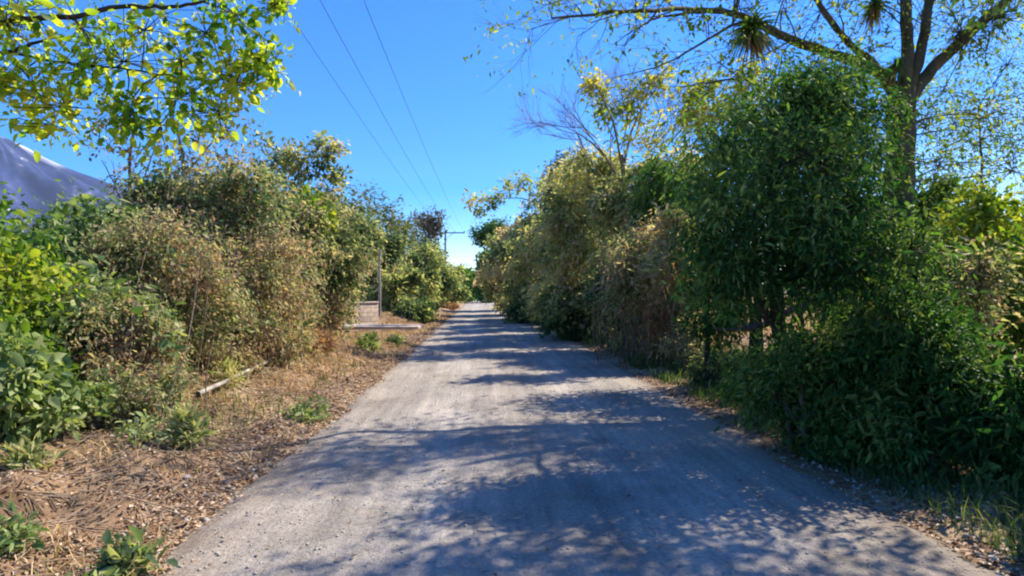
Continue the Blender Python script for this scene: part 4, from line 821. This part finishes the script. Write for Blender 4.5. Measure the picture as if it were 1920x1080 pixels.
# fallen branch
p0, p1 = at(372, 784, 7.0), at(532, 708, 10.4)
for p in (p0, p1): p[2] = float(gz(p[0], p[1])) + .07
fb = empty('fallen_branch', (p0 + p1) / 2, 'long pale fallen branch lying on the left verge', 'branch')
W = Wood(); r_ = np.random.default_rng(5); m_ = (p0 + p1) / 2
W.add(through([p0 - m_, (p0 - m_) * .4 + np.array([.03, 0, .02]), (p1 - m_) * .4 + np.array([-.04, 0, .0]), p1 - m_], 5, r_, .015), .032, .016, 7); W.build('main_stem', M['palebark'], fb)
W = Wood(); W.add(curve((p1 - m_) * .3, (p1 - m_) * .3 + np.array([-.25, .4, .05]), 5, .1, r_), .012, .004, 4); W.build('side_twig', M['palebark'], fb)
W = Wood(); W.add(curve((p0 - m_) * .5, (p0 - m_) * .5 + np.array([.18, .3, .03]), 5, .1, r_), .01, .004, 4); W.build('side_twig', M['palebark'], fb)

# stones
def stone(label, x, y, s, seed, mat='stone'):
    r = np.random.default_rng(seed); nu, nv = 14, 9
    u, v = np.meshgrid(np.linspace(0, 2 * np.pi, nu, endpoint=False), np.linspace(0, np.pi, nv))
    D = np.stack([np.cos(u) * np.sin(v), np.sin(u) * np.sin(v), np.cos(v)], -1)
    k = 1 + .5 * (vnoise(u * 1.1 + 9, v * 1.7, seed) - .5); k[:, -1] = k[:, 0] * .5 + k[:, -1] * .5
    P = (D * k[..., None] * np.array([s, s * .75, s * .5])).reshape(-1, 3)
    i = np.arange(nv - 1)[:, None] * nu; j = np.arange(nu)[None, :]; j2 = (j + 1) % nu
    q = np.stack([i + j, i + nu + j, i + nu + j2, i + j2], -1).reshape(-1, 4)
    o = make_mesh('stone', P, [q], M[mat]); o.location = (x, y, float(gz(x, y)) + s * .2); o.rotation_euler = (0, 0, r.uniform(0, 6))
    tag(o, label, 'stone', 'loose stones on the road verges')
stone('pale stone lying in the shaded right verge below the dark bushes', 3.55, 5.3, .10, 1)
stone('grey stone at the right road edge near the dark tree', 2.95, 8.9, .11, 2)
stone('small stone beside the grey stone at the right road edge', 3.25, 9.3, .07, 3)
stone('small pale stone on the left verge close to the road', -2.55, 4.6, .05, 4)
stone('brown clod on the bare left verge near the bottom of the photo', -3.0, 4.05, .06, 5, 'mortar_soil')

# loose gravel on the road and along its crumbling edges
def pebbles(name, label, x, y, zf, size, mat):
    n = len(x); z = zf(x, y); r = size * np.clip(rng.lognormal(-.2, .5, n), .3, 2.6)
    D = np.array([[1, 0, 0], [0, 1, 0], [-1, 0, 0], [0, -1, 0], [0, 0, .8], [0, 0, -.5]], float)
    V = np.stack([x, y, z + r * .15], 1)[:, None, :] + D[None] * r[:, None, None] * rng.uniform(.6, 1.2, (n, 6, 3)) + rng.normal(0, .15, (n, 6, 3)) * r[:, None, None]
    T = np.array([[0, 1, 4], [1, 2, 4], [2, 3, 4], [3, 0, 4], [1, 0, 5], [2, 1, 5], [3, 2, 5], [0, 3, 5]])
    f = (np.arange(n)[:, None, None] * 6 + T[None]).reshape(-1, 3)
    tag(make_mesh(name, V.reshape(-1, 3), [f], mat), label, 'gravel', kind='stuff')
rz = lambda a, b: road_z((a - (xl(b) + xr(b)) / 2) / ((xr(b) - xl(b)) / 2), b, a)
u = rng.uniform(-1, 1, 9000); u = np.sign(u) * np.abs(u) ** .7; y = 2.6 + 16 * rng.random(9000) ** 2
x = (xl(y) + xr(y)) / 2 + u * (xr(y) - xl(y)) / 2
pebbles('loose_gravel', 'small loose stones scattered on the road', x, y, rz, .0065, M['gravel'])
x1, y1 = scatter(3200, -1, 2.2, 20, -.15, .45, 2.0); x2, y2 = scatter(3200, 1, 2.2, 20, -.12, .7, 2.0)
pebbles('edge_gravel', 'crumbled gravel and clods along both road edges', np.concatenate([x1, x2]), np.concatenate([y1, y2]), gz, .014, M['gravel'])
x, y = scatter(5200, -1, 2.2, 26, .1, 5, 2.0)
def sticks(name, label, x, y, L, mat):
    n = len(x); a = rng.uniform(0, np.pi, n); l = L * rng.uniform(.4, 1.6, n) / 2; w_ = .0035 + y * .0003
    dx, dy = np.cos(a) * l, np.sin(a) * l; nx, ny = -np.sin(a) * w_, np.cos(a) * w_
    rows = []
    for e in (-1, 1):
        bx_, by_ = x + e * dx, y + e * dy; bz = gz(bx_, by_) + .01 + .02 * rng.random(n)
        rows += [np.stack([bx_ - nx, by_ - ny, bz], 1), np.stack([bx_ + nx, by_ + ny, bz], 1), np.stack([bx_, by_, bz + w_ * 1.8], 1)]
    V = np.stack(rows, 1).reshape(-1, 3); b = np.arange(n)[:, None] * 6
    tag(make_mesh(name, V, [np.concatenate([b + np.array(t) for t in ([0, 3, 5, 2], [1, 2, 5, 4], [0, 1, 4, 3])])], mat), label, 'twigs', kind='stuff')
sticks('fallen_twigs', 'broken dry twigs strewn over the left verge', x, y, .22, M['twig'])
